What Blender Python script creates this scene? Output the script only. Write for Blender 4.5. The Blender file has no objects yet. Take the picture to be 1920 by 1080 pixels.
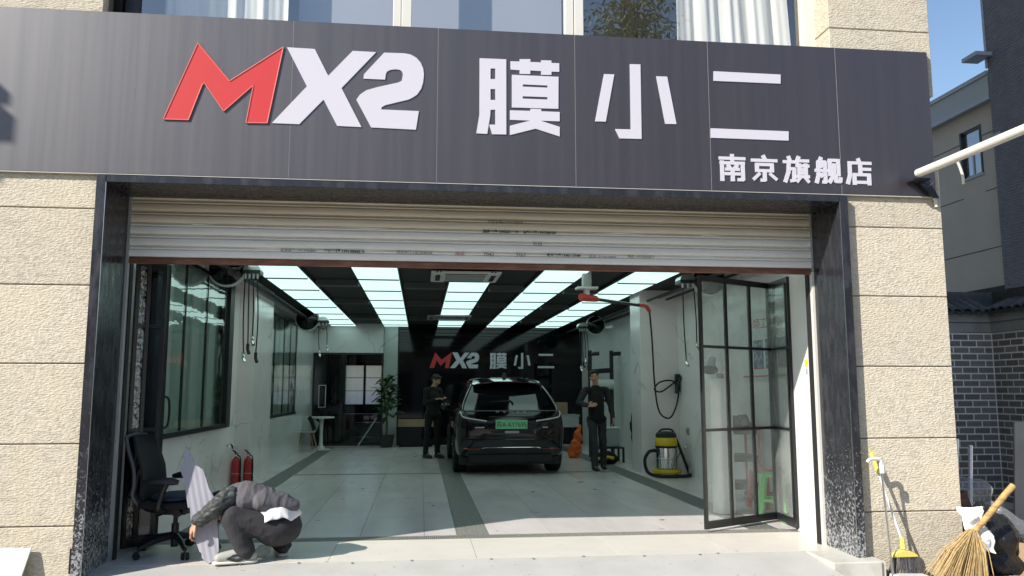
import bpy, bmesh, math, random
from mathutils import Vector, Matrix, noise
from mathutils.bvhtree import BVHTree
R = math.radians
random.seed(7)
sc = bpy.context.scene
COL = sc.collection

# ------------------------------------------------------------------ camera
cam = bpy.data.cameras.new('camera'); cam.sensor_width = 36; cam.lens = 1515/1920*36
cam.clip_end = 2000; cam.clip_start = 0.05
camo = bpy.data.objects.new('camera', cam); COL.objects.link(camo)
camo.location = (0, 0, 1.42)
camo.rotation_euler = (R(90+7.223), 0, R(-6.426))
sc.camera = camo

# ------------------------------------------------------------------ sky, sun, exposure
SUN_EL = R(34.7); SUN_DIR = Vector((.840*math.cos(SUN_EL), .542*math.cos(SUN_EL), -math.sin(SUN_EL)))
w = bpy.data.worlds.new('World'); sc.world = w; w.use_nodes = True
nt = w.node_tree; bg = nt.nodes['Background']
sky = nt.nodes.new('ShaderNodeTexSky'); sky.sky_type = 'NISHITA'; sky.sun_disc = False
sky.sun_elevation = SUN_EL; sky.sun_rotation = math.atan2(-.840, -.542)
sky.air_density = 1.1; sky.dust_density = 0.6; sky.ozone_density = 2.0
nt.links.new(sky.outputs[0], bg.inputs[0]); bg.inputs[1].default_value = 0.11
sl = bpy.data.lights.new('sun', 'SUN'); sl.energy = 4.5; sl.angle = R(0.53); sl.color = (1.0, .95, .87)
slo = bpy.data.objects.new('sun', sl); COL.objects.link(slo)
slo.rotation_euler = SUN_DIR.to_track_quat('-Z', 'Y').to_euler(); slo.location = (-20, -14, 20)
sc.view_settings.view_transform = 'Standard'; sc.view_settings.look = 'None'
sc.view_settings.exposure = 0.62; sc.view_settings.gamma = 1
sc.cycles.use_denoising = True
try: sc.cycles.denoiser = 'OPENIMAGEDENOISE'
except Exception: pass
sc.cycles.max_bounces = 9; sc.cycles.diffuse_bounces = 4; sc.cycles.glossy_bounces = 5
sc.cycles.transmission_bounces = 6; sc.cycles.transparent_max_bounces = 16
sc.cycles.caustics_reflective = False; sc.cycles.caustics_refractive = False
sc.cycles.sample_clamp_indirect = 6

# ------------------------------------------------------------------ materials
MATS = {}
def M(name, col, rough=.5, metal=0., var=0., noise_=None, bump=None, spec=.5, coat=0., stretch=(1, 1, 1), emit=None, noise2=None, trans=0., coord='pos', rvar=0., ior=None):
    """noise_=(scale, colour2, lo, hi); bump=(scale, distance); var = brightness variety between objects"""
    m = bpy.data.materials.new(name); m.use_nodes = True; MATS[name] = m
    n = m.node_tree.nodes; L = m.node_tree.links; b = n['Principled BSDF']
    b.inputs['Roughness'].default_value = rough; b.inputs['Metallic'].default_value = metal
    b.inputs['Specular IOR Level'].default_value = spec
    if ior: b.inputs['IOR'].default_value = ior
    if coat: b.inputs['Coat Weight'].default_value = coat; b.inputs['Coat Roughness'].default_value = .04
    if trans: b.inputs['Transmission Weight'].default_value = trans
    c4 = (*col, 1); b.inputs['Base Color'].default_value = c4
    if coord == 'pos': src = n.new('ShaderNodeNewGeometry').outputs['Position']
    else: src = n.new('ShaderNodeTexCoord').outputs['Object']
    mp = n.new('ShaderNodeMapping'); mp.inputs['Scale'].default_value = stretch; L.new(src, mp.inputs[0])
    vec = mp.outputs[0]; out = None
    def mixc(fac, a, bcol):
        mx = n.new('ShaderNodeMix'); mx.data_type = 'RGBA'; L.new(fac, mx.inputs[0])
        if a is None: mx.inputs[6].default_value = c4
        else: L.new(a, mx.inputs[6])
        mx.inputs[7].default_value = (*bcol, 1); return mx.outputs[2]
    for k, ns in enumerate((noise_, noise2)):
        if ns:
            t = n.new('ShaderNodeTexNoise'); t.inputs['Scale'].default_value = ns[0]; t.inputs['Detail'].default_value = 6
            L.new(vec if k == 0 else src, t.inputs['Vector'])
            mr = n.new('ShaderNodeMapRange'); mr.inputs[1].default_value = ns[2]; mr.inputs[2].default_value = ns[3]
            L.new(t.outputs['Fac'], mr.inputs[0]); out = mixc(mr.outputs[0], out, ns[1])
            if rvar and k == 0:
                mr2 = n.new('ShaderNodeMapRange'); mr2.inputs[1].default_value = .3; mr2.inputs[2].default_value = .7
                mr2.inputs[3].default_value = rough-rvar; mr2.inputs[4].default_value = rough+rvar
                L.new(t.outputs['Fac'], mr2.inputs[0]); L.new(mr2.outputs[0], b.inputs['Roughness'])
    if var:
        oi = n.new('ShaderNodeObjectInfo'); mr = n.new('ShaderNodeMapRange'); L.new(oi.outputs['Random'], mr.inputs[0])
        mr.inputs[3].default_value = 1-var; mr.inputs[4].default_value = 1+var
        hs = n.new('ShaderNodeHueSaturation'); L.new(mr.outputs[0], hs.inputs['Value'])
        if out is None: hs.inputs['Color'].default_value = c4
        else: L.new(out, hs.inputs['Color'])
        out = hs.outputs[0]
    if out is not None: L.new(out, b.inputs['Base Color'])
    if bump:
        t = n.new('ShaderNodeTexNoise'); t.inputs['Scale'].default_value = bump[0]; t.inputs['Detail'].default_value = 5
        L.new(vec, t.inputs['Vector']); bp = n.new('ShaderNodeBump'); bp.inputs['Distance'].default_value = bump[1]
        bp.inputs['Strength'].default_value = 1
        L.new(t.outputs['Fac'], bp.inputs['Height']); L.new(bp.outputs[0], b.inputs['Normal'])
    if emit:
        b.inputs['Emission Color'].default_value = (*emit[0], 1); b.inputs['Emission Strength'].default_value = emit[1]
    return m
def GLASS(name, tint, base=.04, k=1.0, rough=.01, gcol=(1, 1, 1), bump=None, dust=0.):
    m = bpy.data.materials.new(name); m.use_nodes = True; MATS[name] = m
    n = m.node_tree.nodes; L = m.node_tree.links; n.remove(n['Principled BSDF'])
    tr = n.new('ShaderNodeBsdfTransparent'); tr.inputs[0].default_value = (*tint, 1)
    gl = n.new('ShaderNodeBsdfGlossy'); gl.inputs['Roughness'].default_value = rough; gl.inputs['Color'].default_value = (*gcol, 1)
    fr = n.new('ShaderNodeLayerWeight'); fr.inputs[0].default_value = .5; pw = n.new('ShaderNodeMath'); pw.operation = 'POWER'; pw.inputs[1].default_value = 4; L.new(fr.outputs['Facing'], pw.inputs[0])
    mr = n.new('ShaderNodeMapRange'); mr.inputs[3].default_value = base; mr.inputs[4].default_value = min(1, base+k)
    L.new(pw.outputs[0], mr.inputs[0])
    mx = n.new('ShaderNodeMixShader'); L.new(mr.outputs[0], mx.inputs[0]); L.new(tr.outputs[0], mx.inputs[1]); L.new(gl.outputs[0], mx.inputs[2])
    last = mx.outputs[0]
    if dust:                                  # a film of dust on the pane
        df = n.new('ShaderNodeBsdfDiffuse'); df.inputs[0].default_value = (.75, .77, .76, 1)
        tl = n.new('ShaderNodeBsdfTranslucent'); tl.inputs[0].default_value = (.75, .77, .76, 1)
        m0 = n.new('ShaderNodeMixShader'); m0.inputs[0].default_value = .5; L.new(df.outputs[0], m0.inputs[1]); L.new(tl.outputs[0], m0.inputs[2])
        tn = n.new('ShaderNodeTexNoise'); tn.inputs['Scale'].default_value = 2.5; tn.inputs['Detail'].default_value = 6; gg = n.new('ShaderNodeNewGeometry'); L.new(gg.outputs['Position'], tn.inputs['Vector'])
        mm = n.new('ShaderNodeMapRange'); mm.inputs[1].default_value = .35; mm.inputs[2].default_value = .75; mm.inputs[3].default_value = dust*.5; mm.inputs[4].default_value = dust*1.5; L.new(tn.outputs['Fac'], mm.inputs[0])
        m1 = n.new('ShaderNodeMixShader'); L.new(mm.outputs[0], m1.inputs[0]); L.new(last, m1.inputs[1]); L.new(m0.outputs[0], m1.inputs[2]); last = m1.outputs[0]
    L.new(last, n['Material Output'].inputs[0])
    if bump:
        t = n.new('ShaderNodeTexNoise'); t.inputs['Scale'].default_value = bump[0]; g = n.new('ShaderNodeNewGeometry'); L.new(g.outputs['Position'], t.inputs['Vector'])
        bp = n.new('ShaderNodeBump'); bp.inputs['Distance'].default_value = bump[1]; L.new(t.outputs['Fac'], bp.inputs['Height']); L.new(bp.outputs[0], gl.inputs['Normal'])
    return m

M('stone', (.62, .56, .45), .9, var=.075, noise_=(34, (.46, .40, .31), .44, .72), noise2=(2.2, (.63, .555, .42), .42, .75), bump=(62, .012), stretch=(.55, 1, 1.35), spec=.2)
M('stone_joint', (.16, .14, .11), .95)
M('granite', (.022, .022, .027), .26, noise_=(9, (.045, .046, .053), .45, .75), stretch=(1.6, 1.6, .5), rvar=.12, bump=(60, .0008))
M('panel', (.024, .015, .018), .43, spec=1.0, ior=1.66, var=.04, noise_=(3, (.029, .019, .022), .35, .75), stretch=(6, 1, .18), rvar=.03)
M('panel_edge', (.30, .29, .30), .5)
M('letter_white', (.60, .575, .64), .45)
M('letter_red', (.58, .04, .038), .4)
M('letter_red_edge', (.66, .17, .15), .4)
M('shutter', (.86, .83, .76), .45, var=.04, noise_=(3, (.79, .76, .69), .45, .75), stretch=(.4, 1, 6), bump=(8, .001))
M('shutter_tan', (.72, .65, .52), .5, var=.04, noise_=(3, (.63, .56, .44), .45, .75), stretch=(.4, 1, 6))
M('rust', (.16, .065, .04), .75, noise_=(16, (.27, .13, .075), .45, .7), stretch=(.3, 1, 1), bump=(60, .002))
M('ink', (.03, .03, .035), .8)
M('ink_grey', (.20, .20, .195), .8)
M('ink_red', (.35, .12, .10), .8)
M('tile', (.74, .675, .665), .20, var=.045, noise_=(3.2, (.66, .605, .595), .4, .7), noise2=(4.2, (.24, .225, .22), .675, .72), stretch=(1, .35, 1))
M('cream_tile', (.70, .65, .58), .35, var=.02, noise_=(3, (.64, .595, .53), .45, .75), noise2=(14, (.40, .38, .35), .68, .74))
M('grout', (.14, .14, .135), .9)
M('mosaic', (.17, .17, .16), .55, noise_=(26, (.10, .10, .10), .45, .6), stretch=(1, 1, 1), bump=(80, .003))
M('mosaic_rib', (.25, .24, .21), .5, var=.06, noise_=(30, (.15, .145, .135), .45, .65))
M('ramp', (.50, .485, .455), .6, noise_=(2.5, (.44, .43, .40), .4, .7), noise2=(22, (.27, .26, .25), .66, .74), bump=(50, .0015))
M('kerb', (.62, .60, .54), .5, noise_=(5, (.48, .46, .39), .45, .75), bump=(20, .002))
M('ground', (.30, .285, .255), .9, noise_=(1.2, (.24, .23, .21), .4, .7), noise2=(20, (.36, .34, .31), .5, .8), bump=(40, .004))
M('marble', (.88, .81, .80), .16, noise_=(1.1, (.80, .75, .74), .45, .62))
M('marble_green', (.76, .75, .74), .12, noise_=(1.0, (.69, .69, .68), .4, .7))
M('wall_white', (.74, .74, .71), .45, noise_=(2, (.68, .68, .65), .4, .7))
M('concrete', (.35, .34, .32), .9, noise_=(2, (.28, .27, .26), .4, .7))
M('black_gloss', (.003, .003, .004), .05, spec=.42)
M('ceiling_black', (.012, .013, .013), .7, noise_=(2, (.02, .021, .021), .4, .7))
M('duct', (.06, .065, .065), .5)
M('light', (.8, .9, .88), .4, emit=((.64, .94, .88), .76))
M('light_frame', (.03, .035, .035), .5)
M('black_metal', (.012, .012, .014), .35, noise_=(20, (.02, .02, .022), .4, .7))
M('black_plastic', (.014, .015, .018), .42)
M('rubber', (.012, .012, .013), .75)
M('grey_plastic', (.10, .10, .11), .5)
M('white_plastic', (.66, .67, .65), .4)
M('dull_plastic', (.36, .38, .37), .45)
M('chrome', (.72, .72, .70), .12, metal=1)
M('alu', (.66, .67, .66), .3, metal=1)
M('steel_sheet', (.55, .56, .57), .38, metal=.6, noise_=(4, (.45, .46, .47), .4, .7))
M('frame_white', (.66, .64, .58), .45)
M('yellow', (.72, .50, .02), .4)
M('yellow_pale', (.70, .60, .14), .4)
M('red_paint', (.42, .03, .025), .32)
M('red_plastic', (.60, .06, .04), .4)
M('orange', (.75, .14, .03), .7)
M('green_plastic', (.22, .62, .20), .4)
M('wood', (.36, .24, .14), .5, noise_=(8, (.25, .16, .09), .4, .7), stretch=(.3, 1, 4))
M('cardboard', (.34, .24, .15), .85, noise_=(6, (.28, .19, .12), .4, .7))
M('curtain', (.90, .89, .80), .9, noise_=(3, (.84, .83, .72), .4, .7), stretch=(4, 1, .4))
M('brick', (.23, .22, .205), .75, var=.25, noise_=(30, (.185, .175, .168), .4, .7), bump=(60, .002))
M('mortar', (.88, .87, .83), .9)
M('tower_brick', (.17, .17, .195), .7, noise_=(3, (.21, .212, .235), .4, .7))
M('tower_mortar', (.52, .52, .53), .9)
M('beige_render', (.55, .50, .43), .85, noise_=(1.5, (.51, .465, .40), .4, .7))
M('fascia', (.40, .44, .46), .6)
M('fascia_trim', (.42, .46, .52), .5)
M('roof_tile', (.055, .058, .06), .8, var=.2, noise_=(12, (.085, .088, .088), .4, .7))
M('plaster_grey', (.34, .345, .34), .85, noise_=(3, (.27, .275, .275), .4, .7))
M('skin', (.52, .30, .20), .5, noise_=(12, (.46, .24, .16), .4, .7), coord='obj')
M('hair', (.010, .009, .009), .55)
M('jacket_grey', (.115, .108, .118), .85, noise_=(9, (.09, .085, .092), .4, .7), bump=(16, .010), stretch=(1.6, .6, .6))
M('sleeve_dark', (.045, .05, .048), .6, bump=(30, .001))
M('trousers_grey', (.032, .031, .034), .9, noise_=(80, (.032, .031, .034), .4, .6), bump=(70, .004), stretch=(1, 1, .10))
M('tshirt_white', (.78, .76, .76), .8, bump=(25, .006))
M('cloth_black', (.0045, .0045, .005), .85, bump=(22, .006))
M('cloth_charcoal', (.030, .031, .033), .85, bump=(20, .006))
M('denim', (.028, .031, .036), .9, bump=(26, .006), noise_=(6, (.05, .055, .06), .45, .75))
M('shoe_white', (.66, .63, .56), .6)
M('shoe_grey', (.36, .36, .33), .7)
M('shoe_dark', (.02, .022, .021), .6)
M('car_paint', (.002, .002, .0025), .10, coat=.7, spec=.25)
M('car_black', (.008, .008, .009), .5)
M('car_glass', (.006, .007, .008), .03, spec=.7)
M('tail_red', (.16, .012, .015), .15, coat=.8)
M('tail_white', (.55, .55, .55), .2)
M('plate_green', (.20, .58, .29), .45, noise_=(3, (.30, .62, .38), .4, .7))
M('leaf', (.035, .075, .028), .5, var=.3, noise_=(7, (.06, .11, .035), .4, .7))
M('leaf_dry', (.26, .27, .08), .6, noise_=(3, (.36, .27, .10), .45, .7))
M('bark', (.10, .075, .05), .9, bump=(30, .01))
M('straw', (.55, .40, .19), .8, noise_=(40, (.40, .27, .11), .4, .65))
M('bamboo', (.48, .32, .12), .55, noise_=(14, (.30, .17, .06), .45, .65), stretch=(1, 1, 3))
M('black_bag', (.014, .014, .015), .30, bump=(13, .03), spec=.45)
M('paper', (.80, .80, .80), .8, bump=(12, .02))
M('blue_pad', (.018, .028, .065), .7)
M('mesh_fabric', (.010, .010, .012), .8, bump=(200, .001))
M('poster_blue', (.06, .10, .22), .5, noise_=(16, (.35, .36, .36), .5, .56))
M('poster_grey', (.13, .14, .16), .5, noise_=(22, (.02, .02, .025), .45, .55))
M('sticker_yellow', (.75, .66, .02), .5)
M('screen', (.40, .42, .46), .8)  # also the pale tone of the panels added to brighten the upstairs panes
M('lining', (.50, .58, .55), .6, noise_=(2, (.43, .52, .49), .4, .7))
M('lining_pale', (.66, .70, .68), .6)
M('dark_wood', (.018, .016, .016), .35)
M('soil', (.03, .022, .015), .95)
GLASS('window_glass', (.98, .98, .98), .25, .5, gcol=(1, 1, 1))
GLASS('door_glass', (.95, .97, .96), .03, .5, bump=(3, .003), dust=.17)
GLASS('green_glass', (.93, .97, .95), .06, .6, bump=(1.5, .006))
GLASS('dark_glass', (.74, .77, .78), .03, .5)
GLASS('film', (.84, .86, .87), .14, .5, rough=.18, bump=(16, .03))
GLASS('frost', (.72, .80, .78), .12, .5, rough=.2)
GLASS('clear_plastic', (.86, .86, .87), .08, .35, rough=.2, bump=(14, .04), dust=.22)

def blind():
    m = bpy.data.materials.new('blind'); m.use_nodes = True; MATS['blind'] = m; n = m.node_tree.nodes; n.remove(n['Principled BSDF'])
    tl = n.new('ShaderNodeBsdfTranslucent'); tl.inputs[0].default_value = (.92, .92, .95, 1); tr = n.new('ShaderNodeBsdfTransparent'); mx = n.new('ShaderNodeMixShader'); mx.inputs[0].default_value = .25
    m.node_tree.links.new(tl.outputs[0], mx.inputs[1]); m.node_tree.links.new(tr.outputs[0], mx.inputs[2]); m.node_tree.links.new(mx.outputs[0], n['Material Output'].inputs[0])
blind()
def ribbed_plastic():
    m = bpy.data.materials.new('board_plastic'); m.use_nodes = True; MATS['board_plastic'] = m
    n = m.node_tree.nodes; L = m.node_tree.links; b = n['Principled BSDF']
    b.inputs['Base Color'].default_value = (.43, .42, .47, 1); b.inputs['Roughness'].default_value = .35
    t = n.new('ShaderNodeTexCoord'); wv = n.new('ShaderNodeTexWave'); wv.inputs['Scale'].default_value = 6.5; wv.inputs['Distortion'].default_value = .9
    wv.inputs['Detail'].default_value = 1; wv.inputs['Detail Scale'].default_value = .6
    mp = n.new('ShaderNodeMapping'); mp.inputs['Rotation'].default_value = (0, R(14), 0); L.new(t.outputs['Object'], mp.inputs[0]); L.new(mp.outputs[0], wv.inputs[0])
    bp = n.new('ShaderNodeBump'); bp.inputs['Distance'].default_value = .0028; L.new(wv.outputs['Fac'], bp.inputs['Height']); L.new(bp.outputs[0], b.inputs['Normal'])
    tr = n.new('ShaderNodeBsdfTransparent'); tr.inputs[0].default_value = (.8, .8, .85, 1)
    mx = n.new('ShaderNodeMixShader'); mx.inputs[0].default_value = .82
    L.new(tr.outputs[0], mx.inputs[1]); L.new(b.outputs[0], mx.inputs[2]); L.new(mx.outputs[0], n['Material Output'].inputs[0])
ribbed_plastic()
# pale scuffs on the granite: splash marks near the ground
def splash():
    m = MATS['granite']; n = m.node_tree.nodes; L = m.node_tree.links; b = n['Principled BSDF']
    prev = b.inputs['Base Color'].links[0].from_socket
    g = n.new('ShaderNodeNewGeometry'); sx = n.new('ShaderNodeSeparateXYZ'); L.new(g.outputs['Position'], sx.inputs[0])
    t = n.new('ShaderNodeTexNoise'); t.inputs['Scale'].default_value = 42; t.inputs['Detail'].default_value = 5; t.inputs['Roughness'].default_value = .7; L.new(g.outputs['Position'], t.inputs['Vector'])
    hz = n.new('ShaderNodeMapRange'); hz.inputs[1].default_value = 1.5; hz.inputs[2].default_value = 0; hz.inputs[3].default_value = .0; hz.inputs[4].default_value = .26; L.new(sx.outputs['Z'], hz.inputs[0])
    ad = n.new('ShaderNodeMath'); ad.operation = 'ADD'; L.new(t.outputs['Fac'], ad.inputs[0]); L.new(hz.outputs[0], ad.inputs[1])
    mr = n.new('ShaderNodeMapRange'); mr.inputs[1].default_value = .70; mr.inputs[2].default_value = .82; L.new(ad.outputs[0], mr.inputs[0])
    mx = n.new('ShaderNodeMix'); mx.data_type = 'RGBA'; L.new(mr.outputs[0], mx.inputs[0]); L.new(prev, mx.inputs[6]); mx.inputs[7].default_value = (.34, .35, .36, 1)
    L.new(mx.outputs[2], b.inputs['Base Color'])
splash()
def veins(name, col, scale, width):
    m = MATS[name]; n = m.node_tree.nodes; L = m.node_tree.links; b = n['Principled BSDF']; prev = b.inputs['Base Color'].links[0].from_socket
    g = n.new('ShaderNodeNewGeometry'); t = n.new('ShaderNodeTexNoise'); t.inputs['Scale'].default_value = scale; t.inputs['Detail'].default_value = 3; t.inputs['Distortion'].default_value = .6
    L.new(g.outputs['Position'], t.inputs['Vector'])
    su = n.new('ShaderNodeMath'); su.operation = 'SUBTRACT'; su.inputs[1].default_value = .5; L.new(t.outputs['Fac'], su.inputs[0])
    ab = n.new('ShaderNodeMath'); ab.operation = 'ABSOLUTE'; L.new(su.outputs[0], ab.inputs[0])
    mr = n.new('ShaderNodeMapRange'); mr.inputs[1].default_value = 0; mr.inputs[2].default_value = width; mr.inputs[3].default_value = 1; mr.inputs[4].default_value = 0; L.new(ab.outputs[0], mr.inputs[0])
    t2 = n.new('ShaderNodeTexNoise'); t2.inputs['Scale'].default_value = scale*2; L.new(g.outputs['Position'], t2.inputs['Vector'])
    m2 = n.new('ShaderNodeMapRange'); m2.inputs[1].default_value = .45; m2.inputs[2].default_value = .65; m2.inputs[4].default_value = .8; L.new(t2.outputs['Fac'], m2.inputs[0])
    mu = n.new('ShaderNodeMath'); mu.operation = 'MULTIPLY'; L.new(mr.outputs[0], mu.inputs[0]); L.new(m2.outputs[0], mu.inputs[1])
    mx = n.new('ShaderNodeMix'); mx.data_type = 'RGBA'; L.new(mu.outputs[0], mx.inputs[0]); L.new(prev, mx.inputs[6]); mx.inputs[7].default_value = (*col, 1)
    L.new(mx.outputs[2], b.inputs['Base Color'])
veins('marble', (.42, .43, .44), .8, .012); veins('marble_green', (.38, .44, .43), .8, .012)

# ------------------------------------------------------------------ mesh helpers
def new(): return bmesh.new()
def box(bm, x0, x1, y0, y1, z0, z1):
    v = [bm.verts.new(p) for p in ((x0,y0,z0),(x1,y0,z0),(x1,y1,z0),(x0,y1,z0),(x0,y0,z1),(x1,y0,z1),(x1,y1,z1),(x0,y1,z1))]
    for f in ((3,2,1,0),(4,5,6,7),(0,1,5,4),(1,2,6,5),(2,3,7,6),(3,0,4,7)): bm.faces.new([v[i] for i in f])
def obox(bm, a, b, wdt, h0, h1):
    """upright slab from a to b (xy), width wdt, z h0..h1"""
    a = Vector(a); b = Vector(b); d = (b-a).normalized(); nrm = Vector((-d.y, d.x))*wdt/2
    v = [bm.verts.new((p.x, p.y, z)) for z in (h0, h1) for p in (a+nrm, a-nrm, b-nrm, b+nrm)]
    for f in ((3,2,1,0),(4,5,6,7),(0,1,5,4),(1,2,6,5),(2,3,7,6),(3,0,4,7)): bm.faces.new([v[i] for i in f])
def frame_of(d):
    d = d.normalized(); up = Vector((0,0,1)) if abs(d.z) < .9 else Vector((1,0,0))
    x = d.cross(up).normalized(); y = x.cross(d).normalized(); return x, y
def tube(bm, pts, r, n=8, caps=True):
    pts = [Vector(p) for p in pts]; rs = r if isinstance(r, (list, tuple)) else [r]*len(pts)
    rings = []; x = None
    for i, p in enumerate(pts):
        d = (pts[min(i+1, len(pts)-1)]-pts[max(i-1, 0)])
        if d.length < 1e-9: d = Vector((0,0,1))
        d.normalize()
        if x is None: x = frame_of(d)[0]; y = d.cross(x)
        else:
            x = (x - d*x.dot(d)); x = x.normalized() if x.length > 1e-6 else frame_of(d)[0]; y = d.cross(x)
        rings.append([bm.verts.new(p + (x*math.cos(2*math.pi*k/n) + y*math.sin(2*math.pi*k/n))*rs[i]) for k in range(n)])
    for a, b in zip(rings, rings[1:]):
        for k in range(n): bm.faces.new((a[k], a[(k+1)%n], b[(k+1)%n], b[k]))
    if caps: bm.faces.new(rings[0][::-1]); bm.faces.new(rings[-1])
def lathe(bm, prof, n=24, mat=Matrix(), close=False):
    """profile of (r, z) round z"""
    rings = []
    for r, z in prof:
        rings.append([bm.verts.new(mat @ Vector((r*math.cos(2*math.pi*k/n), r*math.sin(2*math.pi*k/n), z))) for k in range(n)])
    if close: rings.append(rings[0])
    for a, b in zip(rings, rings[1:]):
        for k in range(n):
            try: bm.faces.new((a[k], a[(k+1)%n], b[(k+1)%n], b[k]))
            except ValueError: pass
    if not close:
        for rg in (rings[0][::-1], rings[-1]):
            try: bm.faces.new(rg)
            except ValueError: pass
def capsule(bm, p0, r0, p1, r1, n=12, sx=1., sy=1., rot=0.):
    p0 = Vector(p0); p1 = Vector(p1); d = p1-p0
    if d.length < 1e-6: d = Vector((0,0,1e-4))
    x, y = frame_of(d); z = d.normalized(); rings = []
    prof = [(r0*math.cos(a), -r0*math.sin(a), 0) for a in (R(80), R(50), R(20))] + [(r0+(r1-r0)*t, 0, t) for t in (0, .25, .5, .75, 1)] + [(r1*math.cos(a), r1*math.sin(a), 1) for a in (R(20), R(50), R(80))]
    for r, off, t in prof:
        c = p0 + d*t + z*off
        rings.append([bm.verts.new(c + x*r*sx*math.cos(2*math.pi*k/n) + y*r*sy*math.sin(2*math.pi*k/n)) for k in range(n)])
    for a, b in zip(rings, rings[1:]):
        for k in range(n): bm.faces.new((a[k], a[(k+1)%n], b[(k+1)%n], b[k]))
    bm.faces.new(rings[0][::-1]); bm.faces.new(rings[-1])
def ell(bm, c, rx, ry, rz, rot=None, n=14):
    mt = Matrix.Translation(Vector(c)) @ (rot.to_4x4() if rot else Matrix()) @ Matrix.Diagonal((rx, ry, rz, 1))
    bmesh.ops.create_uvsphere(bm, u_segments=n, v_segments=n//2+2, radius=1, matrix=mt)
def poly(bm, pts, t0, t1, axis='y', mx=None):
    """outline (a, b) extruded along an axis from t0 to t1"""
    f = (lambda a, b, t: (a, t, b)) if axis == 'y' else ((lambda a, b, t: (t, a, b)) if axis == 'x' else (lambda a, b, t: (a, b, t)))
    A = [bm.verts.new(f(a, b, t0)) for a, b in pts]; B = [bm.verts.new(f(a, b, t1)) for a, b in pts]
    bm.faces.new(A); bm.faces.new(B[::-1]); n = len(pts)
    for i in range(n): bm.faces.new((A[i], B[i], B[(i+1)%n], A[(i+1)%n]))
def plate_holes(bm, outer, holes, y0, y1):
    """flat letter with holes, front at y0, back at y1"""
    es = []
    loops = []
    for lp in [outer]+holes:
        vs = [bm.verts.new((a, y0, b)) for a, b in lp]; loops.append(vs)
        for i in range(len(vs)): es.append(bm.edges.new((vs[i], vs[(i+1)%len(vs)])))
    bmesh.ops.triangle_fill(bm, use_beauty=True, use_dissolve=False, edges=es)
    for vs in loops:
        bk = [bm.verts.new((v.co.x, y1, v.co.z)) for v in vs]
        for i in range(len(vs)): bm.faces.new((vs[i], vs[(i+1)%len(vs)], bk[(i+1)%len(vs)], bk[i]))
def obj(name, bm, mat, parent=None, smooth=False, loc=None, bevel=0, recalc=True):
    if recalc: bmesh.ops.recalc_face_normals(bm, faces=bm.faces)
    me = bpy.data.meshes.new(name); bm.to_mesh(me); bm.free()
    return mobj(name, me, mat, parent, smooth, loc, bevel)
def mobj(name, me, mat, parent=None, smooth=False, loc=None, bevel=0):
    if mat is not None and not me.materials: me.materials.append(MATS[mat])
    if smooth:
        me.polygons.foreach_set('use_smooth', [True]*len(me.polygons))
        if smooth != 'all':
            try: me.set_sharp_from_angle(angle=R(40))
            except Exception: pass
    o = bpy.data.objects.new(name, me); COL.objects.link(o)
    if parent is not None: o.parent = parent
    if loc is not None: o.location = loc
    if bevel:
        b = o.modifiers.new('bevel', 'BEVEL'); b.width = bevel; b.segments = 2; b.limit_method = 'ANGLE'
    return o
def tag(o, label, cat, group=None):
    o['label'] = label; o['category'] = cat
    if group: o['group'] = group
    return o
def thing(name, label, cat, group=None, loc=(0,0,0), rz=0):
    o = bpy.data.objects.new(name, None); COL.objects.link(o); o.empty_display_size = .1
    o.location = loc; o.rotation_euler = (0, 0, rz); return tag(o, label, cat, group)
def struct(o): o['kind'] = 'structure'; return o
def stuff(o): o['kind'] = 'stuff'; return o
def B(name, mat, parent, *boxes, bevel=0, smooth=False):
    bm = new()
    for b in boxes: box(bm, *b)
    return obj(name, bm, mat, parent, bevel=bevel, smooth=smooth)
def BS(name, mat, parent, *boxes, bevel=0):
    return [B(name, mat, parent, b, bevel=bevel) for b in boxes]
def T(name, mat, parent, pts, r, n=8):
    bm = new(); tube(bm, pts, r, n); return obj(name, bm, mat, parent, smooth=True)
def spline(pts, k=6):
    pts = [Vector(p) for p in pts]; out = []
    for i in range(len(pts)-1):
        a, b, c, d = pts[max(i-1,0)], pts[i], pts[i+1], pts[min(i+2,len(pts)-1)]
        for j in range(k):
            t = j/k; out.append(.5*((2*b)+(c-a)*t+(2*a-5*b+4*c-d)*t*t+(3*b-a-3*c+d)*t**3))
    return out+[pts[-1]]
def copy_tree(o, parent=None):
    c = o.copy(); COL.objects.link(c); c.parent = parent
    for ch in [x for x in o.children]: copy_tree(ch, c)
    return c
def remesh(segs_fn, voxel, smooth=4, disp=None):
    bm = new(); segs_fn(bm); bmesh.ops.recalc_face_normals(bm, faces=bm.faces)
    me = bpy.data.meshes.new('tmp'); bm.to_mesh(me); bm.free()
    o = bpy.data.objects.new('tmp', me); COL.objects.link(o)
    m = o.modifiers.new('r', 'REMESH'); m.mode = 'VOXEL'; m.voxel_size = voxel
    s = o.modifiers.new('s', 'SMOOTH'); s.iterations = smooth; s.factor = .5
    dg = bpy.context.evaluated_depsgraph_get(); dg.update()
    r = bpy.data.meshes.new_from_object(o.evaluated_get(dg)); bpy.data.objects.remove(o); bpy.data.meshes.remove(me)
    if disp:
        nr = [v.normal.copy() for v in r.vertices]
        for v, q in zip(r.vertices, nr): v.co += q*disp(v.co)
    return r
def text_mesh(body, size, depth=0., bold=0., align='LEFT', space=1.):
    c = bpy.data.curves.new('text', 'FONT'); c.body = body; c.size = size; c.extrude = depth; c.offset = bold; c.align_x = align; c.space_character = space
    o = bpy.data.objects.new('text', c); COL.objects.link(o)
    dg = bpy.context.evaluated_depsgraph_get(); dg.update()
    me = bpy.data.meshes.new_from_object(o.evaluated_get(dg)); bpy.data.objects.remove(o); bpy.data.curves.remove(c)
    return me
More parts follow.
